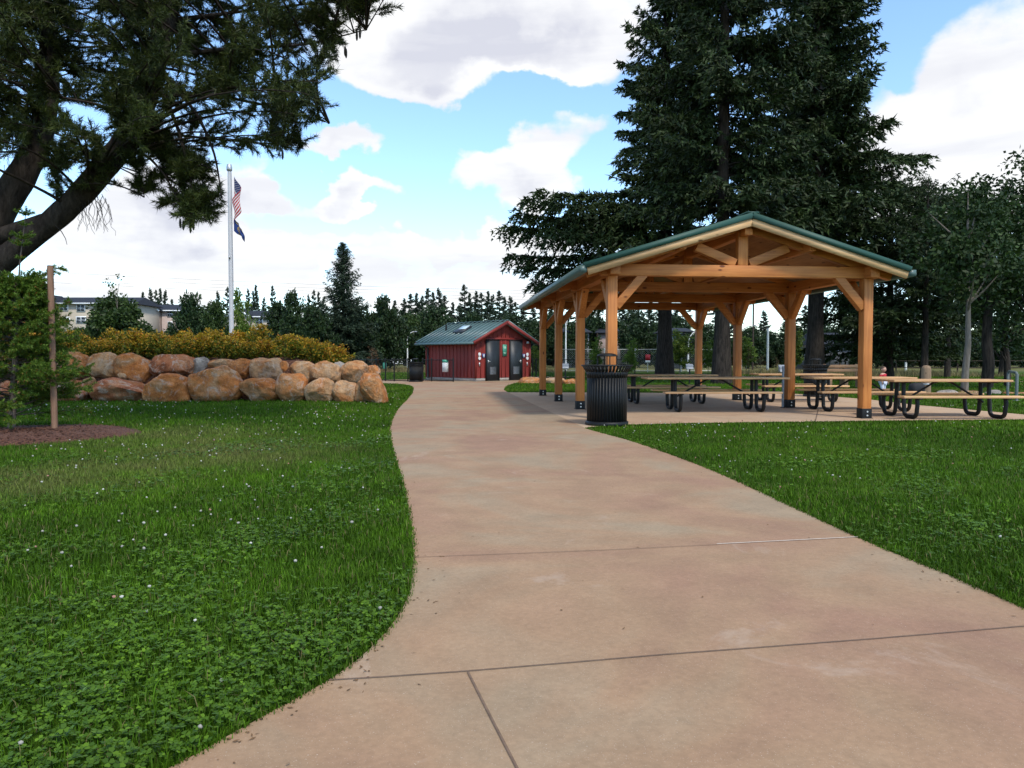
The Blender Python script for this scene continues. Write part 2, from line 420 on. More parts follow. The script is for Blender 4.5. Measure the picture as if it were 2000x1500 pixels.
# lawn ground
DRY = ground(430, 885); DRY2 = ground(330, 850)
def lawncolor(t, blade=False):
    p = world_pos(t)
    big = noise(t, .35, 3, .6, p); mid = noise(t, 1.7, 4, .6, p)
    c = ramp(t, [(.3, (.030, .068, .003)), (.5, (.042, .095, .004)), (.7, (.062, .122, .006))], big).outputs[0]
    c = mix(t, c, ramp(t, [(.3, .72), (.7, 1.25)], mid).outputs[0], 1.0, 'MULTIPLY')
    # worn dry patch on the left lawn and the parched field far off
    for (q, rad, am) in ((DRY, 3.0, .8), (DRY2, 3.2, .55), (ground(60, 940), 2.6, .6)):
        ds = N(t, 'ShaderNodeVectorMath', operation='DISTANCE'); t.links.new(p, ds.inputs[0]); ds.inputs[1].default_value = (q.x, q.y, 0)
        ad = N(t, 'ShaderNodeMath', operation='ADD'); t.links.new(ds.outputs['Value'], ad.inputs[0])
        mm = N(t, 'ShaderNodeMath', operation='MULTIPLY'); mm.inputs[1].default_value = 2.6; t.links.new(mid, mm.inputs[0]); t.links.new(mm.outputs[0], ad.inputs[1])
        r = N(t, 'ShaderNodeMapRange', interpolation_type='SMOOTHSTEP'); r.inputs['From Min'].default_value = 1.2; r.inputs['From Max'].default_value = rad+.6; r.inputs['To Min'].default_value = am; r.inputs['To Max'].default_value = 0
        t.links.new(ad.outputs[0], r.inputs['Value'])
        c = mix(t, c, (.125, .125, .038), r.outputs[0])
    sx = N(t, 'ShaderNodeSeparateXYZ'); t.links.new(p, sx.inputs[0])
    far = N(t, 'ShaderNodeMapRange', interpolation_type='SMOOTHSTEP'); far.inputs['From Min'].default_value = 55; far.inputs['From Max'].default_value = 75; t.links.new(sx.outputs[1], far.inputs['Value'])
    c = mix(t, c, ramp(t, [(.35, (.10, .13, .035)), (.65, (.20, .17, .075))], big).outputs[0], far.outputs[0])
    return c, mid
M_ground, t, b = nt('lawn_soil')
c, mid = lawncolor(t)
fine = noise(t, 60, 4, .7, world_pos(t))
c = mix(t, c, ramp(t, [(.3, .55), (.7, 1.1)], fine).outputs[0], 1.0, 'MULTIPLY')
t.links.new(c, b.inputs['Base Color']); b.inputs['Roughness'].default_value = .95; b.inputs['Specular IOR Level'].default_value = .1
bump(t, b, fine, .6, .03)
mb = MB(); S = 2500
mb.raw([(-S, -60, 0), (S, -60, 0), (S, 2*S, 0), (-S, 2*S, 0)], [(0, 1, 2, 3)])
tag(mb.build('ground', M_ground), kind='structure')

# mulch ring under the young fir
MULCH_C = ground(62, 851)
M_mulch, t, b = nt('bark_mulch')
p = world_pos(t); vo = N(t, 'ShaderNodeTexVoronoi'); vo.inputs['Scale'].default_value = 38; vo.inputs['Randomness'].default_value = 1
mpg = N(t, 'ShaderNodeMapping'); mpg.inputs['Scale'].default_value = (1, 1.8, 1); t.links.new(p, mpg.inputs['Vector']); t.links.new(mpg.outputs[0], vo.inputs['Vector'])
c = ramp(t, [(0, (.045, .016, .008)), (.5, (.115, .042, .022)), (1, (.20, .092, .052))], vo.outputs['Color']).outputs[0]
t.links.new(c, b.inputs['Base Color']); b.inputs['Roughness'].default_value = .95; bump(t, b, vo.outputs['Distance'], .9, .03)
rs = np.random.default_rng(3)
MR = 1.42
mb = MB(); ang = np.linspace(0, 2*np.pi, 60, endpoint=False)
prof = [(0, .10), (.5, .09), (.8, .06), (1.0, .012), (1.04, -.03)]
rw = 1+.05*np.sin(3*ang+1)+.03*np.sin(7*ang)
V = np.concatenate([np.stack([MULCH_C.x+r*MR*rw*np.cos(ang), MULCH_C.y+r*MR*rw*np.sin(ang)*1.05, np.full(60, z)+rs.normal(0, .008, 60)], axis=1) for r, z in prof])
k = np.arange(60); k2 = (k+1) % 60
mb.raw(V, np.concatenate([np.stack([(i+1)*60+k, (i+1)*60+k2, i*60+k2, i*60+k], axis=1) for i in range(4)]))
n = 2600; rr = np.sqrt(rs.random(n))*1.0; aa = rs.random(n)*2*np.pi      # loose chips
zz_ = np.interp(rr, [0, .5, .8, 1.0], [.10, .09, .06, .012])
P = np.stack([MULCH_C.x+rr*MR*np.cos(aa), MULCH_C.y+rr*MR*np.sin(aa)*1.05, zz_+.004], axis=1)
D = rs.normal(size=(n, 3))*np.array([1, 1, .18])
mb.leaves(P, D, rs.uniform(.03, .09, n), rs.uniform(.01, .028, n), rs, flat=.6)
tag(mb.build('mulch', M_mulch), kind='stuff')

# ---------------------------------------------------------------- planting mound behind the boulders
BX1 = -4.55
def sstep(a, b, x): x = np.clip((x-a)/(b-a), 0, 1); return x*x*(3-2*x)
def bed_z(x, y):
    x = np.asarray(x, float); y = np.asarray(y, float)
    e = BX1-.30*np.clip(y-20.6, 0, 20)
    f = sstep(e+.2, e-1.6, x)*.45 + sstep(e+.25, e-.35, x)*.55
    fr = sstep(20.55, 21.2, y)
    bk = sstep(36, 30, y)
    return (1.18+.16*sstep(21, 24, y))*f*fr*bk - .05
xs = np.concatenate([np.linspace(-26, -12, 20), np.linspace(-11.8, -3.9, 60)]); ys = np.concatenate([np.linspace(20.4, 22, 14), np.linspace(22.3, 36.2, 24)])
X, Y = np.meshgrid(xs, ys); Z = bed_z(X, Y) + np.random.default_rng(1).normal(0, .012, X.shape)
mb = MB(); nx = len(xs); ny = len(ys); i, j = np.meshgrid(np.arange(nx-1), np.arange(ny-1)); a = (j*nx+i).ravel()
mb.raw(np.stack([X.ravel(), Y.ravel(), Z.ravel()], axis=1), np.stack([a, a+1, a+nx+1, a+nx], axis=1))
tag(mb.build('planting_bed', M_mulch, smooth=True), kind='structure')

# ---------------------------------------------------------------- lawn blades, clover, flowers
def inpoly(P, poly):
    x, y = P[:, 0], P[:, 1]; ins = np.zeros(len(P), bool); q = np.array(poly)[:, :2]; n = len(q)
    for i in range(n):
        x1, y1 = q[i]; x2, y2 = q[(i+1) % n]
        if y1 == y2: continue
        c = ((y1 > y) != (y2 > y)) & (x < (x2-x1)*(y-y1)/(y2-y1)+x1)
        ins ^= c
    return ins
def lawn_ok(P, edge=0.0):
    ok = ~inpoly(P, path_poly) & ~inpoly(P, slab_poly)
    dm = np.hypot((P[:, 0]-MULCH_C.x), (P[:, 1]-MULCH_C.y)/1.05); ok &= dm > MR*1.0
    ok &= ~((P[:, 0] < BX1+.1-.3*np.clip(P[:, 1]-20.6, 0, 20)) & (P[:, 1] > 20.6) & (P[:, 1] < 36.2))
    ok &= ~((P[:, 0] > -5.5) & (P[:, 0] < 1.2) & (P[:, 1] > 37) & (P[:, 1] < 44))
    return ok
rg = np.random.default_rng(11)
def polar(n, r0, r1, half=.80):
    r = np.sqrt(rg.random(n)*(r1*r1-r0*r0)+r0*r0); a = rg.uniform(-half, half, n)
    return np.stack([r*np.sin(a), r*np.cos(a)], axis=1)
M_grass, t, b = nt('grass_blade')
c, mid = lawncolor(t, True)
gi = N(t, 'ShaderNodeNewGeometry').outputs['Random Per Island']
c = mix(t, c, ramp(t, [(0, .75), (.7, 1.45), (.93, 1.9), (1, 2.6)], gi).outputs[0], 1.0, 'MULTIPLY')
wn = N(t, 'ShaderNodeTexWhiteNoise', noise_dimensions='1D'); t.links.new(gi, wn.inputs['W'])
lt = N(t, 'ShaderNodeMath', operation='LESS_THAN'); lt.inputs[1].default_value = .05; t.links.new(wn.outputs['Value'], lt.inputs[0])
c = mix(t, c, (.17, .15, .06), lt.outputs[0])
t.links.new(c, b.inputs['Base Color']); b.inputs['Roughness'].default_value = .6; b.inputs['Specular IOR Level'].default_value = .12
tr = N(t, 'ShaderNodeBsdfTranslucent'); t.links.new(c, tr.inputs[0]); ms = N(t, 'ShaderNodeMixShader'); ms.inputs[0].default_value = .25
t.links.new(b.outputs[0], ms.inputs[1]); t.links.new(tr.outputs[0], ms.inputs[2]); t.links.new(ms.outputs[0], t.nodes['Material Output'].inputs['Surface'])
def smooth_noise(P, s, seed):
    r = np.random.default_rng(seed); o = np.zeros(len(P))
    for k in range(6):
        a = r.uniform(0, 2*np.pi); f = s*r.uniform(.6, 1.8); o += np.sin(P[:, 0]*f*np.cos(a)+P[:, 1]*f*np.sin(a)+r.uniform(0, 6.28))
    return o/6
def blades(mb, P, h, w, bend=True):
    n = len(P); a = rg.uniform(0, 2*np.pi, n); d = np.stack([np.cos(a), np.sin(a), np.zeros(n)], axis=1); s = np.stack([-np.sin(a), np.cos(a), np.zeros(n)], axis=1)
    b0 = np.concatenate([P, np.zeros((n, 1))], axis=1); h = h[:, None]; w = w[:, None]; ln = rg.uniform(.1, .9, n)[:, None]
    up = np.array([0, 0, 1.0])
    m = b0+up*h*.6+d*h*ln*.3; tp = b0+up*h*(1-.3*ln)+d*h*ln*.9
    if bend:
        V = np.stack([b0-s*w*.5, b0+s*w*.5, m+s*w*.4, m-s*w*.4, tp], axis=1).reshape(-1, 3); k = np.arange(n)*5
        f = np.stack([k, k+1, k+2, k+3], axis=1); f2 = np.stack([k+3, k+2, k+4], axis=1)
        q = MB(); base = mb.n
        mb.V.append(V); mb.F += [f+base, f2+base]; mb.M += [np.zeros(n, np.int32)]*2; mb.n += len(V)
    else:
        V = np.stack([b0-s*w*.5, b0+s*w*.5, tp], axis=1).reshape(-1, 3); mb.raw(V, np.arange(n*3).reshape(n, 3))
mb = MB()
CLZ = lambda P: sstep(-.05, .25, rg.normal(0, .16, len(P)) + .7*smooth_noise(P, 2.6, 5) + .62*np.exp(-((P[:, 0]+1.4)**2+(P[:, 1]-2.2)**2)/2.6) - .12)   # where clover has taken over
for (r0, r1, den, hh, ww) in ((.5, 4, 9000, .055, .0042), (4, 7, 5200, .055, .0055), (7, 12, 2300, .055, .0085), (12, 20, 800, .06, .016), (20, 34, 240, .065, .03), (34, 60, 55, .07, .05)):
    ha = 1.3 if r1 <= 12 else .95; n = int(den*ha*(r1*r1-r0*r0)); P = polar(n, r0, r1, ha); P = P[lawn_ok(P)]
    keep = rg.random(len(P)) > CLZ(P)*(.42 if r1 < 8 else .2); P = P[keep]
    tall = .75+.5*(smooth_noise(P, 3.0, 9)*.5+.5)
    h = hh*tall*rg.uniform(.55, 1.25, len(P)); h = np.where(rg.random(len(P)) < .02, h*1.7, h)
    blades(mb, P, h, ww*rg.uniform(.6, 1.2, len(P)), r1 <= 7)
for E_ in (left_edge, [tuple(q) for q in right_edge], slab_front, [tuple(q) for q in reversed(slab_back)]):      # ragged turf hanging over the slab edges
    E_ = np.array(E_)[:, :2]; seg = np.linalg.norm(np.diff(E_, axis=0), axis=1); mid_ = (E_[:-1]+E_[1:])/2; dd_ = np.hypot(mid_[:, 0], mid_[:, 1]); wgt = seg/np.maximum(dd_, 2.0)**1.1; wgt[(mid_[:, 1] < .3) | (dd_ > 26)] = 0
    k = rg.choice(len(seg), 7000, p=wgt/wgt.sum()); P = E_[k]+(E_[k+1]-E_[k])*rg.random((7000, 1))+rg.normal(0, .012, (7000, 2)); P = P+.010*smooth_noise(P, 14.0, 71)[:, None]
    d_ = np.hypot(P[:, 0], P[:, 1]); blades(mb, P, rg.uniform(.015, .045, len(P)), np.clip(.0042*d_/4, .004, .02)*rg.uniform(.7, 1.2, len(P)), True)
tag(mb.build('grass', M_grass), kind='stuff')
# clover
M_clover = leafmat('clover_leaf', (.034, .084, .004), (.105, .205, .010), .5, .2, objvar=0)
mb = MB()
for (r0, r1, den, sz) in ((.5, 3.4, 2100, .0125), (3.4, 6, 1500, .0125), (6, 11, 520, .016)):
    n = int(den*1.2*(r1*r1-r0*r0)); P = polar(n, r0, r1, 1.2); P = P[lawn_ok(P)]; P = P[rg.random(len(P)) < CLZ(P)]
    n = len(P); h = rg.uniform(.02, .07, n)*(.8+.4*smooth_noise(P, 9.0, 44)); a0 = rg.uniform(0, 6.28, n)
    tilt = rg.normal(0, .25, (n, 2)); s = sz*rg.uniform(.7, 1.3, n)
    for kk in range(3):
        a = a0+kk*2.094; dx_, dy_ = np.cos(a), np.sin(a); c0 = np.stack([P[:, 0], P[:, 1], h], axis=1)
        rad = np.stack([dx_, dy_, tilt[:, 0]*dx_+tilt[:, 1]*dy_+.12], axis=1); sd = np.stack([-dy_, dx_, -tilt[:, 0]*dy_+tilt[:, 1]*dx_], axis=1)
        q = [c0, c0+(rad*.55+sd*.52)*s[:, None], c0+(rad*1.05+sd*.42)*s[:, None], c0+rad*1.0*s[:, None], c0+(rad*1.05-sd*.42)*s[:, None], c0+(rad*.55-sd*.52)*s[:, None]]
        V = np.stack(q, axis=1).reshape(-1, 3); mb.raw(V, np.arange(n*6).reshape(n, 6))
tag(mb.build('clover', M_clover), kind='stuff')
# white clover heads
M_flower = leafmat('clover_flower', (.36, .34, .29), (.62, .60, .54), .7, .2, ((.42, .22, .16), .12), 0)
mb = MB(); n = 5200
P = np.concatenate([polar(900, 2, 6), polar(2600, 6, 13), polar(n, 13, 24)]); P = P[lawn_ok(P)]
w_ = smooth_noise(P, 1.1, 21)+.35*(P[:, 0] < -1.5)+.15; P = P[rg.random(len(P)) < np.clip(w_*.75, .03, .8)]
dist = np.hypot(P[:, 0], P[:, 1]); P = P[rg.random(len(P)) < np.where(dist < 7, .36, .45)]
bm = bmesh.new(); bmesh.ops.create_icosphere(bm, subdivisions=1, radius=1); bm.verts.ensure_lookup_table()
iv = np.array([v.co[:] for v in bm.verts]); ifc = np.array([[v.index for v in f.verts] for f in bm.faces]); bm.free()
for p in P:
    d = math.hypot(*p); r = rg.uniform(.007, .0115)*(1.0 if d < 8 else 1.0+.05*(d-8))
    mb.raw(iv*np.array([r, r, r*.85])+rg.normal(0, r*.12, iv.shape)+np.array([p[0], p[1], rg.uniform(.05, .085)]), ifc)
tag(mb.build('clover_flowers', M_flower), kind='stuff')
# scattered bits of dry leaf and twig on the concrete
mb = MB(); P = polar(420, 2.2, 20, .5); P = P[inpoly(P, path_poly) | inpoly(P, slab_poly)]
Pe = np.array([p for p in left_edge+[tuple(q) for q in right_edge]])[:, :2]; pick = rg.integers(0, len(Pe), 500); Pn = Pe[pick]+rg.normal(0, .12, (500, 2)); Pn = Pn[inpoly(Pn, path_poly)]; P = np.concatenate([P, Pn])
n = len(P); D = rg.normal(size=(n, 3))*np.array([1, 1, .12]); mb.leaves(np.concatenate([P, np.full((n, 1), .0155)], axis=1), D, rg.uniform(.008, .03, n), rg.uniform(.003, .012, n), rg, flat=.7)
tag(mb.build('debris', M_deb), kind='stuff')
# ---------------------------------------------------------------- pavilion
AX = math.atan(.1)            # its long axis leans to the left going away
PC = Vector((4.46, 14.0, 0.012))
pav = empty('picnic_pavilion', PC, AX, 'open timber picnic pavilion with green metal gable roof over the tables', 'pavilion')
HW, SPC, PW = 2.57, 3.08, .19; PT = 2.74; TB = .225   # half width, bay, post size, post top, beam height
SL = .305; EO = .56; FO = .42; BO = .42
RT = lambda x: 2.865 + (HW+EO-abs(x))*SL           # underside of the deck
L = 3*SPC
for r in range(4):
    y = r*SPC
    for s in (-1, 1):
        x = s*HW
        p = MB().box((x, y, (PT+.03)/2+.02), (PW, PW, PT-.01)).build('post', W['Z'], pav, bevel=.012)
        sh = MB().box((x, y, .10), (PW+.012, PW+.012, .19)).box((x, y, .006), (PW+.05, PW+.05, .012)).build('post_shoe', BLACKM, p, bevel=.004)
        for bz in (.06, .135): MB().tube([(x, y-PW/2-.004, bz), (x, y-PW/2-.022, bz)], .017, 8).build('bolt', BOLT, sh)
    # truss
    oh = .24
    MB().beam((-HW-oh+.02, y, PT+TB/2+.02), (HW+oh-.02, y, PT+TB/2+.02), PW*.86, TB).build('tie_beam', W['X'], pav, bevel=.01)
    kt = RT(0)-.02
    MB().beam((0, y, PT+TB+.021), (0, y, kt-.14), .20, PW*.8, up=(0, 1, 0)).build('king_post', W['Z'], pav, bevel=.008)
    for s in (-1, 1):
        # rafter under the deck
        MB().beam((0, y, RT(0)-.085), (s*(HW+EO-.07), y, RT(HW+EO-.07)-.085), PW*.72, .15).build('rafter', W['X'], pav, bevel=.008)
        MB().beam((s*.14, y, PT+TB+.06), (s*.92, y, RT(.92)-.20), PW*.7, .17).build('strut', W['X'], pav, bevel=.008)
        # knee brace to the tie beam
        MB().beam((s*(HW-PW*.42), y, PT-.56), (s*(HW-.62), y, PT+.06), .145, .16).build('knee_brace', W['X'], pav, bevel=.008)
        for dn in ((-1, 1) if 0 < r < 3 else ((1,) if r == 0 else (-1,))):
            MB().beam((s*HW, y+dn*PW*.42, PT-.56), (s*HW, y+dn*.62, PT+.06), .14, .16).build('knee_brace', W['Y'], pav, bevel=.008)
for s in (-1, 1):
    MB().beam((s*(HW), -FO+.12, PT+.135+.0), (s*(HW), L+BO-.12, PT+.135), .19, .23).build('eave_beam', W['Y'], pav, bevel=.01)
MB().beam((0, -FO+.1, RT(0)-.17), (0, L+BO-.1, RT(0)-.17), .15, .24).build('ridge_beam', W['Y'], pav, bevel=.008)
for s in (-1, 1):
    MB().beam((s*1.28, -FO+.1, RT(1.28)-.1), (s*1.28, L+BO-.1, RT(1.28)-.1), .13, .17).build('purlin', W['Y'], pav, bevel=.008)
# roof: two decks, the metal sheet with standing seams, fascia boards and gutters
E = HW+EO; y0, y1 = -FO, L+BO
deck = MB()
for s in (-1, 1):
    v = [(0, y0, RT(0)), (s*E, y0, RT(E)), (s*E, y1, RT(E)), (0, y1, RT(0))]
    deck.beam((0, (y0+y1)/2, RT(0)+.02), (s*E, (y0+y1)/2, RT(E)+.02), y1-y0, .045)
roof = MB()
for s in (-1, 1):
    roof.beam((-s*.0, (y0+y1)/2, RT(0)+.070), (s*(E+.05), (y0+y1)/2, RT(E+.05)+.070), y1-y0+.1, .045)
    for k in range(int((y1-y0)/.41)+1):
        yy_ = y0+.12+k*.41
        roof.beam((0, yy_, RT(0)+.102), (s*(E+.05), yy_, RT(E+.05)+.102), .022, .03)
    for yy_ in (y0-.062, y1+.062):      # green edge trim down the gable
        roof.beam((0, yy_, RT(0)+.048), (s*(E+.05), yy_, RT(E+.05)+.048), .024, .105)
roof.beam((0, y0-.07, RT(0)+.10), (0, y1+.07, RT(0)+.10), .24, .03)
rf = roof.build('roof', GREENM, pav)
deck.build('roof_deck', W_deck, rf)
for s in (-1, 1):
    for yy_ in (y0-.022, y1+.022):
        MB().beam((0, yy_, RT(0)-.065), (s*E, yy_, RT(E)-.065), .042, .155).build('fascia', W_fascia, rf)
    g = MB(); gx = s*(E+.09); gz = RT(E)-.035
    g.box((gx, (y0+y1)/2, gz-.055), (.13, y1-y0+.1, .012)); g.box((gx+s*.062, (y0+y1)/2, gz), (.012, y1-y0+.1, .12)); g.box((gx-s*.062, (y0+y1)/2, gz), (.012, y1-y0+.1, .12))
    for yy_ in (y0-.05, y1+.05): g.box((gx, yy_, gz), (.13, .012, .12))
    g.build('gutter', GUTTER, rf)
    d = MB(); yy_ = L-.02
    d.tube([(gx, y1-.05, gz-.05), (gx, y1-.05, gz-.16), (s*HW, yy_+.22, gz-.22), (s*HW, yy_+.22, .1)], .04, 8) if s > 0 else d.tube([(gx, y1-.05, gz-.05), (gx, y1-.05, gz-.18), (s*HW, yy_+.22, gz-.22), (s*HW, yy_+.22, .1)], .04, 8)
    d.build('downspout', BLACKM, rf)

# conduit standing by the second right-hand post
def loc2(x, y): return PC + Vector((x*math.cos(AX)-y*math.sin(AX), x*math.sin(AX)+y*math.cos(AX), 0))
q = loc2(HW-.19, SPC-.05); qe = empty('conduit_pipe', q, AX, 'thin dark vertical pipe standing against the left of a timber post, between tables', 'pipe')
MB().tube([(0, 0, 0), (0, 0, 1.0)], .028, 10).build('pipe', GREY, qe, True); MB().tube([(0, 0, 0), (0, 0, .012)], .055, 12).build('base_flange', BLACKM, qe)

# ---------------------------------------------------------------- picnic tables
def table(loc, rz, top, bench, label, leg=.86):
    t = empty('picnic_table', loc, rz, label, 'picnic table', 'picnic tables on the patio slab')
    m = MB()
    for k in range(5): m.box((0, -.30+k*.15, .742), (top, .14, .042))
    m.build('tabletop', W_table, t, bevel=.006)
    for s in (-1, 1):
        m = MB()
        for k in range(2): m.box((0, s*(.56+k*.13), .438), (bench, .12, .042))
        m.build('bench', W_table, t, bevel=.006)
    for sx in (-1, 1):
        x = sx*leg; m = MB()
        for s in (-1, 1):
            def arc(cx, cz, r, a0, a1, n=6): return [(x, s*(cx+r*math.cos(a)), cz+r*math.sin(a)) for a in np.linspace(a0, a1, n)]
            pts = [(x, s*.13, .715), (x, s*.13, .45), (x, s*.16, .22)] + arc(.28, .155, .115, math.pi, 1.5*math.pi) + arc(.50, .155, .115, 1.5*math.pi, 2*math.pi) + [(x, s*.64, .30), (x, s*.62, .41)]
            m.tube(pts, .040, 10)
            m.beam((x, s*.50, .403), (x, s*.76, .403), .07, .02)
        m.beam((x, -.34, .708), (x, .34, .708), .08, .022); m.beam((x, -.15, .40), (x, .15, .40), .05, .05)
        m.build('leg_frame', BLACK, t, True)
        MB().tube([(x-sx*.03, 0, .30), (sx*.18, 0, .70), (sx*.10, 0, .715)], .021, 8).build('brace', BLACK, t, True)
    return t
def tpos(px, ytop):   # centre of a table from where its near top edge shows
    Y = F*.437/(ytop-700); p = at(px, 700, Y+.37); return Vector((p.x, p.y, .012))
table(tpos(1395, 738.3), .02, 3.2, 2.58, 'long-topped picnic table just right of the large black litter bin, near row', .92)
table(tpos(1300, 732.6), .03, 2.62, 2.5, 'picnic table in the roof shade behind the long-topped one')
table(tpos(1842, 743.2), 0, 2.36, 2.36, 'picnic table out in the open on the right of the pavilion')
table(tpos(1676, 738.0), .01, 2.34, 2.30, 'picnic table half hidden by the front right timber post')
table(tpos(1555, 731.2), .02, 2.35, 2.3, 'picnic table in front of the second black bin, at the back of the slab')

# ---------------------------------------------------------------- litter bins
def litter_bin(loc, sc, label, rz=0.):
    t = empty('litter_bin', loc, rz, label, 'litter bin', 'black slatted litter bins'); t.scale = (sc, sc, sc)
    m = MB(); n = 40
    for k in range(n):
        a = 2*math.pi*k/n; ca, sa = math.cos(a), math.sin(a)
        for (r0, z0, r1, z1) in ((.352, .07, .352, .86), (.352, .855, .375, .97), (.375, .965, .445, 1.075)):
            m.beam((r0*ca, r0*sa, z0), (r1*ca, r1*sa, z1), .036, .011, up=(ca, sa, 0))
    b = m.build('slatted_body', BLACK, t)
    m = MB()
    m.lathe([(.445, 1.062), (.462, 1.062), (.462, 1.085), (.445, 1.085), (.445, 1.062)], 40)
    m.build('top_ring', BLACK, t)
    m = MB(); m.lathe([(.0, .035), (.325, .035), (.338, .06), (.338, .93), (.32, .94), (.31, .93), (.31, .10), (.0, .10)], 36); m.build('liner', BLACKM, t)
    m = MB(); m.lathe([(.0, .0), (.37, .0), (.385, .02), (.385, .07), (.365, .085), (.0, .085)], 40); m.build('base', BLACK, t)
    m = MB(); m.lathe([(.0, 1.295), (.10, 1.29), (.165, 1.27), (.19, 1.235), (.18, 1.235), (.14, 1.262), (.0, 1.275)], 28); h = m.build('rain_hood', BLACK, t, True)
    for a in (.15, 1.72, 3.29, 4.86, 5.9, 2.6):
        ca, sa = math.cos(a), math.sin(a); MB().tube([(.33*ca, .33*sa, .93), (.19*ca, .19*sa, 1.06), (.178*ca, .178*sa, 1.1), (.178*ca, .178*sa, 1.25)], .0105, 8).build('hood_support', BLACK, h)
    
    return t
litter_bin(ground(1185, 830.5), 1.0, 'large black slatted litter bin at the corner of the path and slab')
litter_bin(at(1593, 700, 22.4)*1 - Vector((0, 0, HC)), .93, 'black slatted litter bin standing on grass behind the tables, in front of a dark trunk', .4)
litter_bin(ground(812, 746), .93, 'black litter bin by the fence gate near the red shed', .9)

# ---------------------------------------------------------------- red restroom shed
RED, t, b = nt('red_siding')
oc = coords(t); f1 = noise(t, 1.0, 4, .6, coords(t, 'Object', (3, 3, .4))); f2 = noise(t, 25, 3, .6, oc)
c = ramp(t, [(.3, (.165, .016, .013)), (.7, (.24, .027, .020))], f1).outputs[0]; c = mix(t, c, ramp(t, [(.3, .88), (.7, 1.08)], f2).outputs[0], 1.0, 'MULTIPLY')
t.links.new(c, b.inputs['Base Color']); b.inputs['Roughness'].default_value = .65
REDT = plain('red_trim', (.20, .02, .016), .6, .1)
BLUEROOF = plain('blue_green_standing_seam', (.085, .145, .15), .35, .12, 4)
CHAR = plain('charcoal_door_paint', (.022, .028, .036), .5, .1)
SIGNG = plain('green_sign', (.05, .27, .19), .5, .05); SIGNB = plain('blue_sign', (.03, .06, .22), .5, .05)
RA = math.radians(44); sc0 = ground(929, 745.3); sc0.z = .012
shed = empty('restroom_shed', sc0, RA, 'small red board and batten restroom shed with blue-green metal roof', 'shed')
GW, SD, EH, AH = 3.95, 4.25, 2.18, 3.12      # gable width (local +x), depth (+y), eave height, apex
m = MB(); hw = GW/2
m.raw([(0,0,.16),(GW,0,.16),(GW,0,EH),(hw,0,AH),(0,0,EH)], [(0,1,2,3,4)]); m.raw([(0,SD,.16),(GW,SD,.16),(GW,SD,EH),(hw,SD,AH),(0,SD,EH)], [(4,3,2,1,0)])
m.raw([(0,0,.16),(0,0,EH),(0,SD,EH),(0,SD,.16)], [(0,1,2,3)]); m.raw([(GW,0,.16),(GW,0,EH),(GW,SD,EH),(GW,SD,.16)], [(3,2,1,0)])
sl_ = (AH-EH)/hw
def gable_h(x): return EH+(hw-abs(x-hw))*sl_
for k in range(14):
    x = .03+k*(GW-.06)/13
    for lo, hi in ((.17, 2.16), (2.30, gable_h(x)-.02)):
        if hi > lo+.05 and not (lo < 2 and (.70 < x < 1.62 or 2.42 < x < 3.34)): m.box((x, -.011, (lo+hi)/2), (.04, .022, hi-lo))
for k in range(15): m.box((-.011, .03+k*(SD-.06)/14, (EH+.17)/2), (.022, .04, EH-.19))
wl = m.build('wall', RED, shed)
m = MB().box((hw, -.018, 2.23), (GW+.06, .034, .12)); m.box((-.02, -.02, 1.17), (.09, .09, 2.0)); m.box((GW+.02, -.02, 1.17), (.09, .09, 2.0)); m.build('trim_board', REDT, shed)
MB().box((hw, SD/2, .08), (GW-.03, SD-.03, .18)).build('foundation', CONC, shed)
ro = .34; roof_m = MB(); fas = MB()
for s in (-1, 1):
    a = (hw, 0, AH+.05); e = (hw+s*(hw+.42), 0, AH+.05-(hw+.42)*sl_)
    roof_m.beam((a[0], SD/2, a[2]), (e[0], SD/2, e[2]), SD+2*ro, .05)
    for k in range(14):
        yy_ = -ro+.02+k*(SD+2*ro-.04)/13
        roof_m.beam((a[0], yy_, a[2]+.055), (e[0], yy_, e[2]+.055), .045, .075)
    for yy_ in (-ro-.012, SD+ro+.012): fas.beam((a[0], yy_, a[2]-.06), (e[0], yy_, e[2]-.06), .03, .17)
    roof_m.box((e[0]+s*.05, SD/2, e[2]-.06), (.10, SD+2*ro, .11))
roof_m.beam((hw, -ro-.02, AH+.10), (hw, SD+ro+.02, AH+.10), .24, .03)
rfo = roof_m.build('roof', BLUEROOF, shed); fas.build('fascia', REDT, rfo)
# skylight and vent pipe on the left slope
def on_roof(d, y, up=0): x = hw-d; return (x, y, AH+.075-d*sl_+up)
n_ = Vector((-sl_, 0, 1)).normalized()
pa, pb = on_roof(.75, 2.1, .07), on_roof(1.45, 2.1, .07)
sk = MB().beam(pa, pb, .75, .14).build('skylight', CHAR, rfo); GL = plain('skylight_glass', (.45, .60, .66), .12, .05)
MB().beam(np.array(pa)+np.array([-.05, 0, .075]), np.array(pb)+np.array([.05, 0, .075]), .62, .012).build('skylight_pane', GL, sk)
vp = on_roof(.9, 3.75); MB().tube([vp, (vp[0], vp[1], vp[2]+.34)], .05, 10).build('vent_pipe', BLACKM, rfo)
MB().tube([(-.33, SD-.25, 1.92), (-.08, SD-.3, 1.75), (-.08, SD-.3, .1)], .055, 8).build('downspout', CHAR, shed)
MB().tube([(GW+.35, .1, 1.95), (GW+.09, .06, 1.75), (GW+.09, .06, .1)], .055, 8).build('downspout', CHAR, shed)
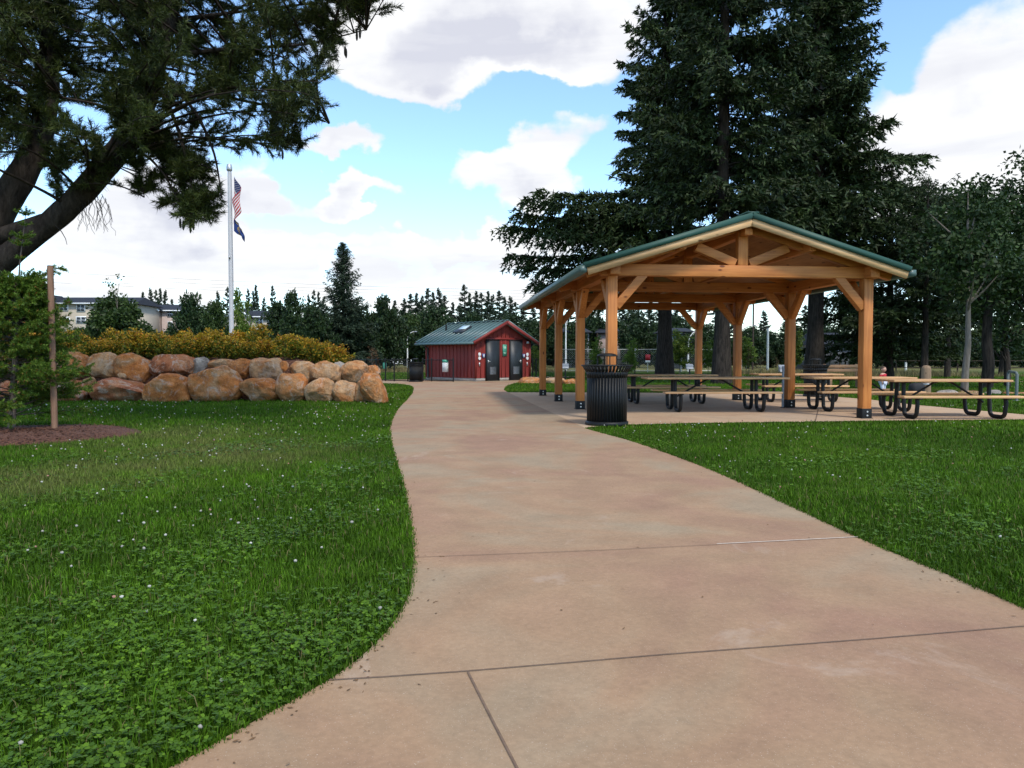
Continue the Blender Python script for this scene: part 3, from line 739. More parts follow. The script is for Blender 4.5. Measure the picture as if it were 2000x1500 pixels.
for x0, hs in ((.74, 1), (2.46, -1)):
    d = MB().box((x0+.42, -.03, 1.07), (.84, .05, 2.10)).build('door', CHAR, shed)
    m = MB().box((x0-.035, -.03, 1.08), (.06, .07, 2.14)); m.box((x0+.875, -.03, 1.08), (.06, .07, 2.14)); m.box((x0+.42, -.03, 2.165), (.97, .07, .06)); m.build('door_frame', BLACKM, d)
    hx = x0+.42-hs*.33; MB().box((hx, -.075, 1.02), (.05, .03, .16)).beam((hx, -.10, 1.03), (hx+hs*.13, -.10, 1.03), .025, .025).build('door_handle', BOLT, d)
    m = MB()
    for k in range(9): m.box((x0+.42, -.064, .36+k*.045), (.44, .018, .022))
    m.build('louvre', GREY, d)
    sx = x0-.20 if hs > 0 else x0+1.04
    MB().box((sx, -.03, 1.33), (.21, .02, .21)).build('pictogram_sign', SIGNB, shed)
    q = MB(); q.tube([(sx, -.041, 1.39), (sx, -.05, 1.39)], .035, 10); q.box((sx, -.045, 1.30), (.07, .008, .12)); q.build('pictogram', WHITE, shed)
    s2 = sx-.30*hs if hs > 0 else sx+.26
    for zz2 in (1.41, 1.20): MB().tube([(s2, -.024, zz2), (s2, -.05, zz2)], .09, 18).build('round_sign', WHITE, shed)
    MB().box((s2, -.035, .88), (.07, .03, .20)).build('wall_switch', BOLT, shed)
sg = MB().box((2.04, -.04, 1.62), (.30, .02, .62)).build('wall_sign', SIGNG, shed)
m = MB(); m.tube([(2.04, -.051, 1.78), (2.04, -.058, 1.78)], .075, 14); m.box((2.04, -.055, 1.50), (.2, .006, .03)); m.box((2.04, -.055, 1.44), (.16, .006, .03)); m.build('sign_marks', plain('pale_green', (.35, .6, .45), .5), sg)
for x, y in ((-.12, .35), (GW-.25, -.12)):
    MB().lathe([(0, .07), (.06, .07), (.09, -.03), (.07, -.05), (0, -.05)], 14, (x, y, 2.05)).build('wall_lamp', STEEL, shed)

# ---------------------------------------------------------------- black mesh fences by the shed
def mesh_panel(m, a, b, z0, z1, sp=.055, w=.005):
    a = np.array(a, float); b = np.array(b, float); Ld = np.linalg.norm(b-a); d = (b-a)/Ld; H = z1-z0
    k = np.arange(-H, Ld, sp*1.414)
    for sgn in (1, -1):
        P = []; 
        for t0 in k:
            ta, tb = max(t0, 0), min(t0+H, Ld)
            if tb-ta < .01: continue
            za, zb = (z0+(ta-t0), z0+(tb-t0)) if sgn > 0 else (z1-(ta-t0), z1-(tb-t0))
            p = np.array([*(a+d*ta), za]); q = np.array([*(a+d*tb), zb]); e = q-p; e /= np.linalg.norm(e)
            o = np.cross(e, np.array([-d[1], d[0], 0]))*w/2
            P += [p-o, p+o, q+o, q-o]
        if P: m.raw(np.array(P), np.arange(len(P)).reshape(-1, 4))
def fence(name, pts, h, label, cat, rail=.024, mat=BLACKM, sp=.055, w=.0055, low=.06, postr=.035, group=None):
    P = [Vector((p[0], p[1], 0)) for p in pts]; o = P[0]
    f = empty(name, o, 0, label, cat, group)
    for p in P:
        q = p-o; MB().tube([(q.x, q.y, 0), (q.x, q.y, h+.06)], postr, 8).lathe([(postr+.006, h+.06), (postr, h+.09), (0, h+.10)], 8, (q.x, q.y, 0)).build('fence_post', mat, f)
    ms = MB()
    for z in (h, low): MB().tube([(p.x-o.x, p.y-o.y, z) for p in P], rail, 6).build('rail', mat, f)
    for a, b in zip(P, P[1:]):
        a, b = a-o, b-o
        mesh_panel(ms, (a.x, a.y), (b.x, b.y), low, h, sp, w)
    ms.build('wire_mesh', mat, f)
    return f
gx = lambda px, py: ground(px, py)
FENCE_H = 1.12
fence('mesh_fence', [gx(826, 744.5), gx(843, 745.2), gx(885.5, 746)], FENCE_H, 'black wire mesh gate panels carrying a white notice, before the red shed', 'fence')
fence('mesh_fence', [gx(716, 741), gx(735, 743.8), gx(753, 744.6), gx(770, 745.2), gx(797, 745)], FENCE_H, 'black wire mesh fence between the boulder wall and the bin near the shed', 'fence')
fence('mesh_fence', [gx(560, 735), gx(640, 735.5), gx(700, 736), gx(716, 741)], FENCE_H, 'black wire mesh fence running behind the planting bed from the boulder corner', 'fence')
fence('mesh_fence', [gx(1040, 739.5), gx(1047, 739.5), gx(1092, 739), gx(1140, 739), gx(1190, 738.5), gx(1240, 738)], FENCE_H, 'black wire mesh fence right of the shed, seen through the pavilion posts', 'fence')
nz = gx(870, 745.7); nt_ = empty('notice_board', (nz.x, nz.y-.05, .0), .05, 'white notice with green header fixed on the black mesh gate', 'notice')
MB().box((0, 0, .82), (.30, .012, .62)).build('panel', WHITE, nt_); MB().box((0, -.009, 1.06), (.30, .008, .15)).build('header', SIGNG, nt_)
m = MB()
for k in range(9): m.box((rs.uniform(-.02, 0), -.0075, .95-k*.045), (.22-rs.uniform(0, .06), .004, .012))
m.build('text_lines', GREY, nt_)
# two small green notices and other small things by the fence
q = gx(752, 744); q_ = empty('notice_box', (q.x, q.y-.06, 0), 0, 'small green box hung on the fence left of the gate', 'box'); MB().box((0, 0, .82), (.18, .10, .34)).build('box', SIGNG, q_, bevel=.01); MB().box((0, 0, 1.005), (.2, .13, .03)).build('lid', BLACKM, q_)

# ---------------------------------------------------------------- flagpole and flags
FB = at(452.5, 662, 26.0); ftop = at(449.0, 333, 26.0).z
fz = float(bed_z(FB.x, FB.y))
fp = empty('flagpole', (FB.x, FB.y, fz), 0, 'tall silver flagpole rising from the yellow shrubs behind the boulders', 'flagpole')
MB().lathe([(.082, 0), (.080, 1.0), (.072, 3.5), (.060, ftop-fz)], 20).build('pole', ALU, fp, True)
H_ = ftop-fz
MB().lathe([(.07, H_-.02), (.098, H_), (.10, H_+.05), (.10, H_+.13), (.085, H_+.15), (.085, H_+.2), (.07, H_+.22), (0, H_+.225)], 20).build('truck_cap', STEEL, fp, True)
MB().tube([(.085, -.03, H_-.05), (.10, -.03, 2.2)], .006, 6).build('halyard', GREY, fp)
MB().lathe([(.0, .17), (.16, .16), (.2, .06), (.21, 0)], 20).build('base_collar', STEEL, fp)
MB().box((0, -.085, 3.55), (.05, .05, .12)).build('cleat', STEEL, fp)
FR = plain('flag_red', (.50, .012, .03), .8, .05); FWH = plain('flag_white', (.72, .71, .70), .8, .03); FBL = plain('flag_navy', (.02, .03, .13), .8, .05); FBL2 = plain('flag_blue', (.018, .05, .22), .8, .05); FGO = plain('flag_gold', (.55, .38, .05), .8, .05)
for mm_ in (FR, FWH, FBL, FBL2, FGO):      # thin cloth lets light through
    t = mm_.node_tree; b = t.nodes['Principled BSDF']; src = b.inputs['Base Color'].links[0].from_socket
    tr = N(t, 'ShaderNodeBsdfTranslucent'); t.links.new(src, tr.inputs[0]); ms = N(t, 'ShaderNodeMixShader'); ms.inputs[0].default_value = .3
    t.links.new(b.outputs[0], ms.inputs[1]); t.links.new(tr.outputs[0], ms.inputs[2]); t.links.new(ms.outputs[0], t.nodes['Material Output'].inputs['Surface'])
def flag(name, top, Hh, fall, out, kind, label, nu=57, nv=39, ph=0.):
    m = MB(); U, V_ = np.meshgrid(np.linspace(0, 1, nu+1), np.linspace(0, 1, nv+1))
    fold = np.sin(U*13+ph)*.055*U + np.sin(U*7+V_*3+ph)*.05*U
    X = (out*(.52-.48*np.cos(6.6*U))*(1-.12*V_) if kind == 'us' else out*U**.9*(.75+.25*V_)) + fold*.5 + .05*np.sin(V_*5+U*5)*U; Yf = np.cos(U*13+ph)*.03*U + .03*np.sin(V_*7)*U - (.16*U if kind == 'us' else 0); Zf = -V_*Hh*(1-.06*U) - fall*U - .03*np.sin(U*9)*U
    Vv = np.stack([X, Yf, Zf], axis=2).reshape(-1, 3); i, j = np.meshgrid(np.arange(nu), np.arange(nv)); i = i.ravel(); j = j.ravel(); a = j*(nu+1)+i
    fc = np.stack([a, a+nu+1, a+nu+2, a+1], axis=1)
    uc = (i+.5)/nu; vc = (j+.5)/nv
    if kind == 'us':
        st = (j*13//nv) % 2; mi = np.where(st == 0, 0, 1); can = (uc < .4) & (vc < 7/13.); ci = i; cj = j
        star = ((ci % 4 == 1) & (cj % 4 == 1)) | ((ci % 4 == 3) & (cj % 4 == 3)); mi = np.where(can, np.where(star, 1, 2), mi); mats = [FR, FWH, FBL]
    else:
        x = (uc-.5)*1.6; y = vc-.52; r = np.hypot(x*1.15, y)
        sh = (r < .25) & (r > .17) | ((abs(y) < .03) & (r < .2)) | ((abs(x) < .05) & (y < 0) & (r < .2))
        tx = (abs(vc-.13) < .045) & (abs(x) < .6) & (i % 3 != 0) | (abs(vc-.90) < .04) & (abs(x) < .25) & (i % 3 != 0)
        mi = np.where(sh | tx, 1, 0); mats = [FBL2, FGO]
    for q in range(len(mats)):
        sel = mi == q
        if sel.any(): pass
    m.raw(Vv, fc); m.M[-1] = mi.astype(np.int32)
    o = m.build(name, mats, None, True); o.location = top
    s = o.modifiers.new('cloth', 'SOLIDIFY'); s.thickness = .003
    return tag(o, label, 'flag', 'flags on the pole')
ft = at(455.5, 343, 25.95); flag('flag', (ft.x+.02, ft.y, ft.z), .80, 1.0, .27, 'us', 'limp flag with red and white stripes and starred blue corner near the pole top', ph=.4)
ft = at(455.5, 426, 25.95); flag('flag', (ft.x+.02, ft.y, ft.z), .46, .42, .40, 'or', 'navy blue flag with gold emblem hanging below the striped flag', ph=2.0)
# ---------------------------------------------------------------- boulders
def rockmat(name, cols, lichen=.5):
    m, t, b = nt(name)
    oi = N(t, 'ShaderNodeObjectInfo'); oc = coords(t)
    ad = N(t, 'ShaderNodeVectorMath', operation='ADD'); t.links.new(oc, ad.inputs[0])
    sc = N(t, 'ShaderNodeVectorMath', operation='SCALE'); sc.inputs[0].default_value = (17, 31, 23); t.links.new(oi.outputs['Random'], sc.inputs['Scale']); t.links.new(sc.outputs[0], ad.inputs[1])
    p = ad.outputs[0]
    a = noise(t, 1.7, 5, .6, p, .8); d = noise(t, 5.5, 6, .65, p, .4); f = noise(t, 26, 4, .65, p); l = noise(t, 3.2, 8, .72, p, .9)
    c = ramp(t, [(.33, cols[0]), (.45, cols[1]), (.57, cols[2]), (.68, cols[3])], a).outputs[0]
    c = mix(t, c, ramp(t, [(.32, .62), (.68, 1.22)], d).outputs[0], 1.0, 'MULTIPLY')
    c = mix(t, c, ramp(t, [(.3, .8), (.7, 1.15)], f).outputs[0], 1.0, 'MULTIPLY')
    c = mix(t, c, (.42, .38, .33), ramp(t, [(.53, 0), (.60, lichen), (.7, lichen)], l).outputs[0])
    c = mix(t, c, (.46, .42, .37), ramp(t, [(.60, 0), (.66, lichen*1.1)], noise(t, 9.0, 8, .75, p, .6)).outputs[0])
    c = mix(t, c, (.035, .026, .02), ramp(t, [(.3, .55), (.40, 0)], noise(t, 4.1, 7, .7, p, 1.4)).outputs[0])
    t.links.new(c, b.inputs['Base Color']); b.inputs['Roughness'].default_value = .9; b.inputs['Specular IOR Level'].default_value = .2
    mxh = mix(t, d, f, .35); bump(t, b, mxh, .8, .09)
    return m
R_OR = rockmat('rust_rock', [(0.312, 0.106, 0.030), (0.425, 0.160, 0.048), (0.375, 0.188, 0.081), (0.425, 0.263, 0.150)], .45)
R_BR = rockmat('brown_rock', [(0.213, 0.075, 0.035), (0.312, 0.112, 0.050), (0.350, 0.163, 0.081), (0.375, 0.237, 0.150)], .6)
R_TN = rockmat('tan_rock', [(0.388, 0.144, 0.045), (0.400, 0.206, 0.094), (0.400, 0.250, 0.138), (0.338, 0.250, 0.175)], .35)
R_GY = rockmat('grey_rock', [(0.188, 0.163, 0.144), (0.263, 0.237, 0.213), (0.350, 0.312, 0.275), (0.375, 0.250, 0.150)], .3)
def icos(sub):
    bm = bmesh.new(); bmesh.ops.create_icosphere(bm, subdivisions=sub, radius=1)
    V = np.array([v.co[:] for v in bm.verts]); Fc = np.array([[v.index for v in f.verts] for f in bm.faces]); bm.free(); return V, Fc
ICO = icos(5)
def rock_mesh(dims, seed, facets=7, sq=.8, lean=0.0):
    r = np.random.default_rng(seed); V = ICO[0].copy()
    V = np.sign(V)*np.abs(V)**sq; V /= np.abs(V).max(axis=0)
    for k in range(facets):        # broken flat faces
        n = r.normal(size=3); n[1] = -abs(n[1]) if r.random() < .6 else n[1]; n /= np.linalg.norm(n); dcut = r.uniform(.62, .9)*np.max(V@n)
        d = V@n; over = d > dcut; V[over] -= np.outer((d[over]-dcut)*.85, n)
    off = r.uniform(-50, 50, 3); disp = np.array([mnoise.fractal(Vector(v*1.3+off), .7, 2.1, 5) for v in V])
    V = V*(1+.11*disp[:, None])
    V = (V-(V.max(0)+V.min(0))/2)/((V.max(0)-V.min(0))/2)
    V = V*np.array(dims)/2
    V[:, 0] += lean*V[:, 2]
    return V
def rock(px0, px1, py0, py1, Y, mat, label, seed, depth=.8, sq=.8, lean=0., facets=7, rot=0., group='boulders of the retaining wall'):
    c = at((px0+px1)/2, (py0+py1)/2, Y); s = Y/F; w = (px1-px0)*s; h = (py1-py0)*s
    V = rock_mesh((w*1.11, max(w, h)*depth, h*1.12), seed, facets, sq, lean)
    if rot: a = math.radians(rot); V = V @ np.array([[math.cos(a), 0, math.sin(a)], [0, 1, 0], [-math.sin(a), 0, math.cos(a)]]).T
    o = MB().raw(V, ICO[1]).build('boulder', mat, None, True); o.location = c
    return tag(o, label, 'boulder', group)
# bottom course (sunk a little into the grass), then the upper course set back
rock(-20, 98, 742, 794, 20.4, R_BR, 'brown boulder low in the wall, behind the staked young fir', 50)
rock(92, 186, 745, 792, 20.4, R_BR, 'brown boulder with white crust low in the wall beside the wooden stake', 1)
rock(186, 291, 740, 794, 20.3, R_BR, 'wide grey-brown faceted boulder in the lower course below the round tan one', 2, facets=10)
rock(291, 374, 732, 792, 20.2, R_OR, 'orange boulder with a pale vein in the lower course beside the tallest boulder', 3, facets=8)
rock(375, 470, 717, 788, 20.3, R_OR, 'tallest rounded rust boulder with white speckles in the middle of the wall', 4, sq=.9, facets=4)
rock(470, 545, 740, 786, 20.3, R_OR, 'low wide orange domed boulder just right of the tallest boulder', 5, sq=.9, facets=4)
rock(540, 601, 731, 786, 20.2, R_OR, 'orange domed boulder, second right of the tallest boulder in the lower course', 6, sq=.9, facets=4)
rock(597, 653, 740, 789, 20.1, R_TN, 'round tan and orange boulder in the lower course, third right of the tallest', 7, sq=.9, facets=4)
rock(651, 704, 745, 792, 19.9, R_TN, 'small rounded tan boulder with an orange patch, two from the wall end', 8, sq=.9, facets=4)
rock(694, 724, 744, 792, 19.7, R_TN, 'narrow tan boulder tucked behind the leaning end boulder', 9)
rock(706, 752, 731, 794, 19.4, R_OR, 'upright pointed orange boulder leaning at the end of the wall near the path', 10, lean=-.28, sq=.8, facets=9, depth=1.0)
rock(-20, 98, 690, 746, 21.0, R_OR, 'orange boulder high in the wall, behind the staked young fir', 51)
rock(98, 172, 690, 749, 21.0, R_OR, 'orange boulder with white lichen in the upper course beside the wooden stake', 11)
rock(174, 235, 690, 741, 21.0, R_TN, 'smooth round tan-grey boulder on top of the wall', 12, sq=.95, facets=3)
rock(229, 305, 692, 744, 21.0, R_OR, 'orange and grey angular boulder in the upper course, right of the round tan one', 13, facets=9)
rock(301, 380, 694, 736, 21.0, R_BR, 'long red-brown boulder with white streaks in the upper course', 14, sq=.7, facets=8)
rock(375, 409, 699, 740, 21.1, R_GY, 'small grey wedge boulder set above the left shoulder of the tallest boulder', 15)
rock(408, 458, 702, 722, 21.2, R_TN, 'flat pale slab stone lying just above the tallest boulder', 16, sq=.7)
rock(450, 493, 702, 744, 21.0, R_OR, 'orange boulder in the upper course next to the flat pale slab', 17)
rock(491, 551, 701, 749, 21.0, R_TN, 'brown-grey boulder with a broken grey top, directly above the low wide dome', 18, facets=10)
rock(543, 565, 706, 730, 21.1, R_OR, 'small orange filler stone on the upper course between two larger boulders', 19)
rock(562, 617, 707, 750, 21.0, R_TN, 'tan boulder with a long flat orange top in the upper course', 20, facets=8)
rock(608, 664, 707, 757, 20.7, R_TN, 'yellowish speckled boulder bulging forward in the upper course', 21, sq=.9, facets=4)
rock(646, 678, 708, 746, 21.0, R_GY, 'grey boulder wedged in the upper course beside the yellowish speckled one', 22)
rock(668, 720, 706, 748, 20.8, R_TN, 'grey and orange banded round boulder near the end of the upper course', 23, sq=.9, facets=4)
rock(714, 742, 714, 738, 21.0, R_OR, 'small square orange stone at the end of the upper course by the fence', 24, sq=.65)
rock(163, 185, 737, 756, 20.5, R_TN, 'little pale filler stone between the lower boulders by the stake', 25, sq=.9)
rock(231, 249, 727, 742, 20.6, R_TN, 'little round stone wedged under the angular orange and grey boulder', 26, sq=.9)
rock(364, 388, 735, 754, 20.5, R_OR, 'little ochre stone wedged left of the tallest boulder', 27, sq=.9)
# loose boulders elsewhere
BG = 'boulders set on the far lawns'
rock(1012, 1062, 737, 754, 35, R_OR, 'low orange boulder on the grass tongue right of the red shed', 30, group=BG)
rock(1060, 1104, 738, 752, 34, R_TN, 'low tan boulder seen between the back left pavilion posts', 31, group=BG)
rock(1100, 1126, 740, 752, 33.5, R_OR, 'small orange boulder seen just left of the front pavilion posts', 32, group=BG)
rock(1832, 1872, 762, 777, 24.5, R_GY, 'flat grey boulder on the grass under the open picnic table', 33, group=BG)
rock(1872, 1920, 764, 778, 25.2, R_TN, 'tan low boulder behind the bench of the open picnic table', 34, group=BG)
rock(1920, 1952, 762, 779, 24.3, R_GY, 'rounded grey boulder at the right end of the open picnic table', 35, group=BG)
rock(1958, 1984, 766, 778, 24.2, R_TN, 'small tan boulder by the metal frame post', 36, group=BG)
rock(1982, 2030, 766, 781, 24.0, R_OR, 'tan boulder cut by the right border of the view', 37, group=BG)

# ---------------------------------------------------------------- low shrubs on the mound
M_sh_y = leafmat('golden_leaf', (.24, .155, .010), (.58, .39, .026), .5, .3, ((.50, .20, .02), .22), .12)
M_sh_g = leafmat('shrub_green_leaf', (.05, .085, .008), (.20, .22, .02), .5, .3, ((.46, .28, .03), .22), .12)
M_twig = bark('shrub_twig', (.07, .04, .025), (.14, .09, .055), bmp=.2)
def shrub_proto(seed):
    r = np.random.default_rng(seed)
    thr = .60+.13*math.sin(seed*2.1); t = empty('golden_shrub', (0, 0, 0)); st = MB(); lf = MB()
    for k in range(70):
        a = r.uniform(0, 6.28); sp_ = r.uniform(.05, .52); hh = (.80-.45*(sp_/.52)**2)*r.uniform(.75, 1.12)
        p0 = np.array([.12*math.cos(a), .12*math.sin(a), -.05]); p1 = np.array([sp_*math.cos(a), sp_*math.sin(a), hh]); pm = (p0+p1)/2+np.array([0, 0, .07])
        st.tube([p0, pm, p1], [.008, .006, .003], 4, False)
        n = 46; s = r.uniform(.25, 1.03, n)[:, None]; P = (1-s)**2*p0+2*s*(1-s)*pm+s*s*p1+r.normal(0, .035, (n, 3))
        D = r.normal(size=(n, 3))*.9+np.array([math.cos(a)*.4, math.sin(a)*.4, .6])
        hi = (P[:, 2]+r.normal(0, .15, n)) > thr
        for sel, mi in ((hi, 0), (~hi, 1)): lf.leaves(P[sel], D[sel], r.uniform(.055, .10, sel.sum()), r.uniform(.032, .052, sel.sum()), r, mi)
    st.build('stem', M_twig, t); lf.build('foliage', [M_sh_y, M_sh_g], t)
    return t
shp = [shrub_proto(60+k) for k in range(6)]
r = np.random.default_rng(5); spots = []
for row, (Y, x0, x1, n) in enumerate(((22.0, -60, 676, 17), (23.1, -40, 660, 16), (24.4, -60, 640, 14))):
    for k in range(n):
        px = x0+(x1-x0)*(k+r.uniform(-.18, .18)+.5)/n; q = at(px, 690, Y+r.uniform(-.2, .2)); spots.append((q.x, q.y))
lab_row = 'yellow-orange and green low shrub massed on the mound above the boulder wall'
for k, (x, y) in enumerate(spots):
    src = shp[(k*5) % 6]; o = src if not src.get('label') else dup(src)
    s = r.uniform(.72, 1.15); o.location = (x, y, float(bed_z(x, y))-.02); o.rotation_euler = (0, 0, r.uniform(0, 6.28)); o.scale = (s*1.12, s*1.12, s*r.uniform(.8, 1.1))
    tag(o, lab_row, 'shrub', 'golden shrubs above the boulder wall')

# ---------------------------------------------------------------- foliage generators
def perp(d, r):
    v = r.normal(size=3); v -= d*np.dot(v, d); return v/np.linalg.norm(v)
def fir_mesh(h, r0, cb, maxlen, nl, seed, twigs=18, leaf=9, LL=.22, LW=.06, droop=.28, rise=.1, prof=None, gap=0.0, lean=(0, 0), tw_len=.34, hang=.35, trunk_to=1.0, flare=1.35, extra=(), lt=.58):
    """trunk with limbs and a needle crown; h height, cb height where the crown begins"""
    r = np.random.default_rng(seed); T = MB(); C = MB()
    zs = np.linspace(0, h*trunk_to, 14); wob = r.normal(0, .012*h/14, (14, 2)).cumsum(axis=0)*.5; wob[0] = 0
    tp = np.stack([wob[:, 0]+lean[0]*zs/h, wob[:, 1]+lean[1]*zs/h, zs], axis=1); rad = r0*(1-zs/h*.93)+.01; rad[0] *= flare
    T.tube(tp, rad, 12, False)
    tx = lambda z: np.array([np.interp(z, zs, tp[:, 0]), np.interp(z, zs, tp[:, 1]), z])
    for k in range(nl+len(extra)):
        t = ((min(k, nl-1)+r.random())/nl)**.9; z = cb+(h*.99-cb)*t
        pr = (1-t)**.75*min(1, .55+t*3.0) if prof is None else prof(t)
        ln = maxlen*pr*(r.uniform(.62, 1.15) if r.random() < .72 else r.uniform(.3, .55))+.05+.2*(1-t)
        if k < nl and r.random() < gap: continue
        a = r.uniform(0, 6.283)
        if k >= nl: z, a, ln = extra[k-nl]; t = .1
        o = np.array([math.cos(a), math.sin(a), 0]); sd = np.array([-math.sin(a), math.cos(a), 0])
        s = np.linspace(0, 1, 8); bend = r.normal(0, .08)
        rise_ = rise+.5*t; B = tx(z)+np.outer(s*ln, o)+np.outer(s*s*ln*bend, sd)+np.outer(ln*(rise_*s-droop*(1-t*.6)*s**1.7+.12*s**4), [0, 0, 1])
        T.tube(B, np.linspace(max(.012, .035*ln**.5*r0/.5*.8), .006, 8), 5, False)
        nt_ = max(5, int(twigs*ln/maxlen)); ss = np.linspace(.14, 1, nt_)+r.normal(0, .02, nt_); ss = np.clip(ss, .08, 1)
        P0 = np.stack([np.interp(ss, s, B[:, i]) for i in range(3)], axis=1)
        for i in range(nt_):
            for side in (-1, 1):
                tl = ln*tw_len*(1.05-.75*ss[i])*r.uniform(.6, 1.25)+.04+.08*(1-t)
                d = o*r.uniform(.45, .9)+sd*side*r.uniform(.5, .95)+np.array([0, 0, r.normal(-.12, .15)]); d /= np.linalg.norm(d)
                m = max(3, int(leaf*(.35+.65*tl/(maxlen*tw_len))))
                q = r.uniform(.05, 1, m); P = P0[i]+np.outer(q*tl, d)+np.outer(-hang*tl*q*q, [0, 0, 1])+r.normal(0, .03, (m, 3))
                D = d*.7+r.normal(0, .42, (m, 3))+np.array([0, 0, -.28])
                C.leaves(P, D, LL*(1-lt*t)*r.uniform(.7, 1.3, m), LW*(1-lt*t)*r.uniform(.7, 1.3, m), r, quad=False)
    return T, C
def broad_mesh(h, rad, cb, seed, nclump=60, leafn=70, LS=.22, airy=0., trunk_r=None, clump=.28, cols=None, sq=1.0, limbs=14):
    """round-headed leafy tree: trunk, limbs out to leaf clumps through the crown's volume"""
    r = np.random.default_rng(seed); T = MB(); C = MB(); tr_ = trunk_r or h*.02
    zc = (h+cb)/2; hz = (h-cb)/2
    zs = np.linspace(0, h*.82, 8); wob = r.normal(0, h*.006, (8, 2)).cumsum(0); wob[0] = 0
    tp = np.stack([wob[:, 0], wob[:, 1], zs], axis=1); T.tube(tp, np.linspace(tr_, tr_*.2, 8), 9, False)
    for k in range(nclump):
        d = r.normal(size=3); d /= np.linalg.norm(d); q = r.random()**(.42)
        lob = 1+.22*math.sin(3*math.atan2(d[1], d[0])+seed)+r.normal(0, .10)
        c = np.array([d[0]*rad*q*lob, d[1]*rad*q*lob, zc+d[2]*hz*q*(.95+.1*lob)]); cz = (c[2]-cb)/(h-cb); c[:2] *= (1-.35*max(0, cz-.45)*sq)
        if k < limbs:
            z0 = min(max(cb*.7, c[2]-rad*.6), h*.75); p0 = np.array([np.interp(z0, zs, tp[:, 0]), np.interp(z0, zs, tp[:, 1]), z0]); T.tube([p0, (p0+c)/2+np.array([0, 0, -.04*rad]), c], [tr_*.42, tr_*.25, tr_*.08], 5, False)
        cr = clump*rad*r.uniform(.6, 1.25); n = int(leafn*r.uniform(.7, 1.2)*(1-airy*r.random()))
        u_ = r.normal(size=(n, 3)); u_ /= np.linalg.norm(u_, axis=1)[:, None]; P = c+u_*(cr*r.random(n)**.45)[:, None]*np.array([1, 1, .8])
        D = u_*.6+r.normal(0, .6, (n, 3))+np.array([0, 0, -.15])
        C.leaves(P, D, LS*r.uniform(.6, 1.3, n), LS*.62*r.uniform(.6, 1.2, n), r)
    return T, C
M_fir = leafmat('fir_needles', (.014, .029, .008), (.056, .090, .024), .6, .08)
M_fir2 = leafmat('far_fir_needles', (.014, .030, .016), (.045, .072, .036), .7, .05)
M_dec = leafmat('dark_tree_leaf', (.012, .030, .010), (.045, .082, .022), .55, .15)
M_dark = leafmat('right_tree_leaf', (.011, .028, .006), (.042, .078, .015), .6, .12)  # slightly darker leaf colour for the trees on the right
M_dec2 = leafmat('mid_tree_leaf', (.020, .045, .010), (.070, .115, .025), .55, .2)
M_ylw = leafmat('young_tree_leaf', (.06, .12, .012), (.20, .28, .045), .5, .3)
M_red = leafmat('dry_red_leaf', (.09, .045, .022), (.24, .12, .06), .7, .15)
B_fir = bark('fir_bark', (.013, .011, .010), (.058, .047, .039)); B_far = bark('far_bark', (.03, .024, .02), (.08, .062, .05)); B_grey = bark('pale_bark', (.10, .085, .07), (.22, .19, .16), bmp=.4)
def tree(name, TC, mats, loc, label, cat='tree', group=None, rz=0., sc=None):
    t = empty(name, loc, rz, label, cat, group); TC[0].build('trunk', mats[0], t, True); TC[1].build('crown', mats[1], t)
    if sc: t.scale = sc
    return t
# ---------------------------------------------------------------- the large firs behind the pavilion
def base(px, Y): return Vector(((px-1000)/F*Y, Y, 0))
PI = math.pi
pf = lambda t: (1-t)**.6*min(1, .5+t*4)
tree('douglas_fir', fir_mesh(37, .52, 7.5, 4.4, 330, 101, 26, 20, .36, .15, .22, .06, pf, .12, extra=[(8.4, PI+.1, 10.5), (10.3, PI-.05, 11.0), (11.6, PI+.2, 9.8), (11.2, PI-.4, 8), (9.4, PI+.5, 8.5), (12.6, PI-.1, 8.6), (7.4, PI+.05, 9.4), (6.4, PI-.1, 9.0), (5.9, PI+.12, 8.6), (10.9, PI+.12, 10.2), (9, -.4, 6), (10.5, .5, 6)], hang=.5, lt=.2),
     (B_fir, M_fir), base(1298, 50), 'tallest dark fir with long low limbs reaching left above the pavilion roof', 'fir tree', 'large firs behind the pavilion')
tree('douglas_fir', fir_mesh(34, .38, 4.8, 5.0, 340, 102, 26, 20, .30, .125, .25, .05, pf, .05, hang=.42, lt=.2),
     (B_fir, M_fir), base(1409, 34.5), 'dense dark fir whose trunk stands between two back pavilion posts', 'fir tree', 'large firs behind the pavilion')
tree('douglas_fir', fir_mesh(35, .43, 5.6, 4.5, 350, 103, 26, 20, .32, .13, .22, .08, lambda t: (1-t)**.85*min(1, .6+t*4), .05, extra=[(9.6, -.1, 8.0), (10.8, .25, 7.6), (8.4, -.35, 7.4), (7.4, .3, 7.0), (12.2, 0, 6.4)], hang=.4, lt=.2),
     (B_fir, M_fir), base(1590, 39), 'broad dark fir with a thick trunk right of the second pavilion post', 'fir tree', 'large firs behind the pavilion')
tree('douglas_fir', fir_mesh(32, .38, 8, 4.2, 200, 104, 24, 18, .36, .15, .25, .05, pf, .05, hang=.4, lt=.2),
     (B_fir, M_fir), base(1586, 50), 'dark fir standing behind the broad one, its trunk hidden by it', 'fir tree', 'large firs behind the pavilion')
tree('douglas_fir', fir_mesh(12.5, .24, 1.6, 4.4, 150, 105, 22, 20, .27, .12, .28, .05, lambda t: (1-t)**.6, .08, hang=.45),
     (B_fir, M_fir), base(1735, 40), 'shorter dark fir right of the pavilion roof, branched to the ground', 'fir tree', 'large firs behind the pavilion')
tree('douglas_fir', fir_mesh(10.2, .17, 3.1, 3.5, 100, 106, 20, 18, .25, .12, .25, .1, lambda t: (1-t)**.5, .12, hang=.4),
     (B_fir, M_fir), base(1805, 36), 'bushy dark fir behind the cut wooden post', 'fir tree', 'large firs behind the pavilion')

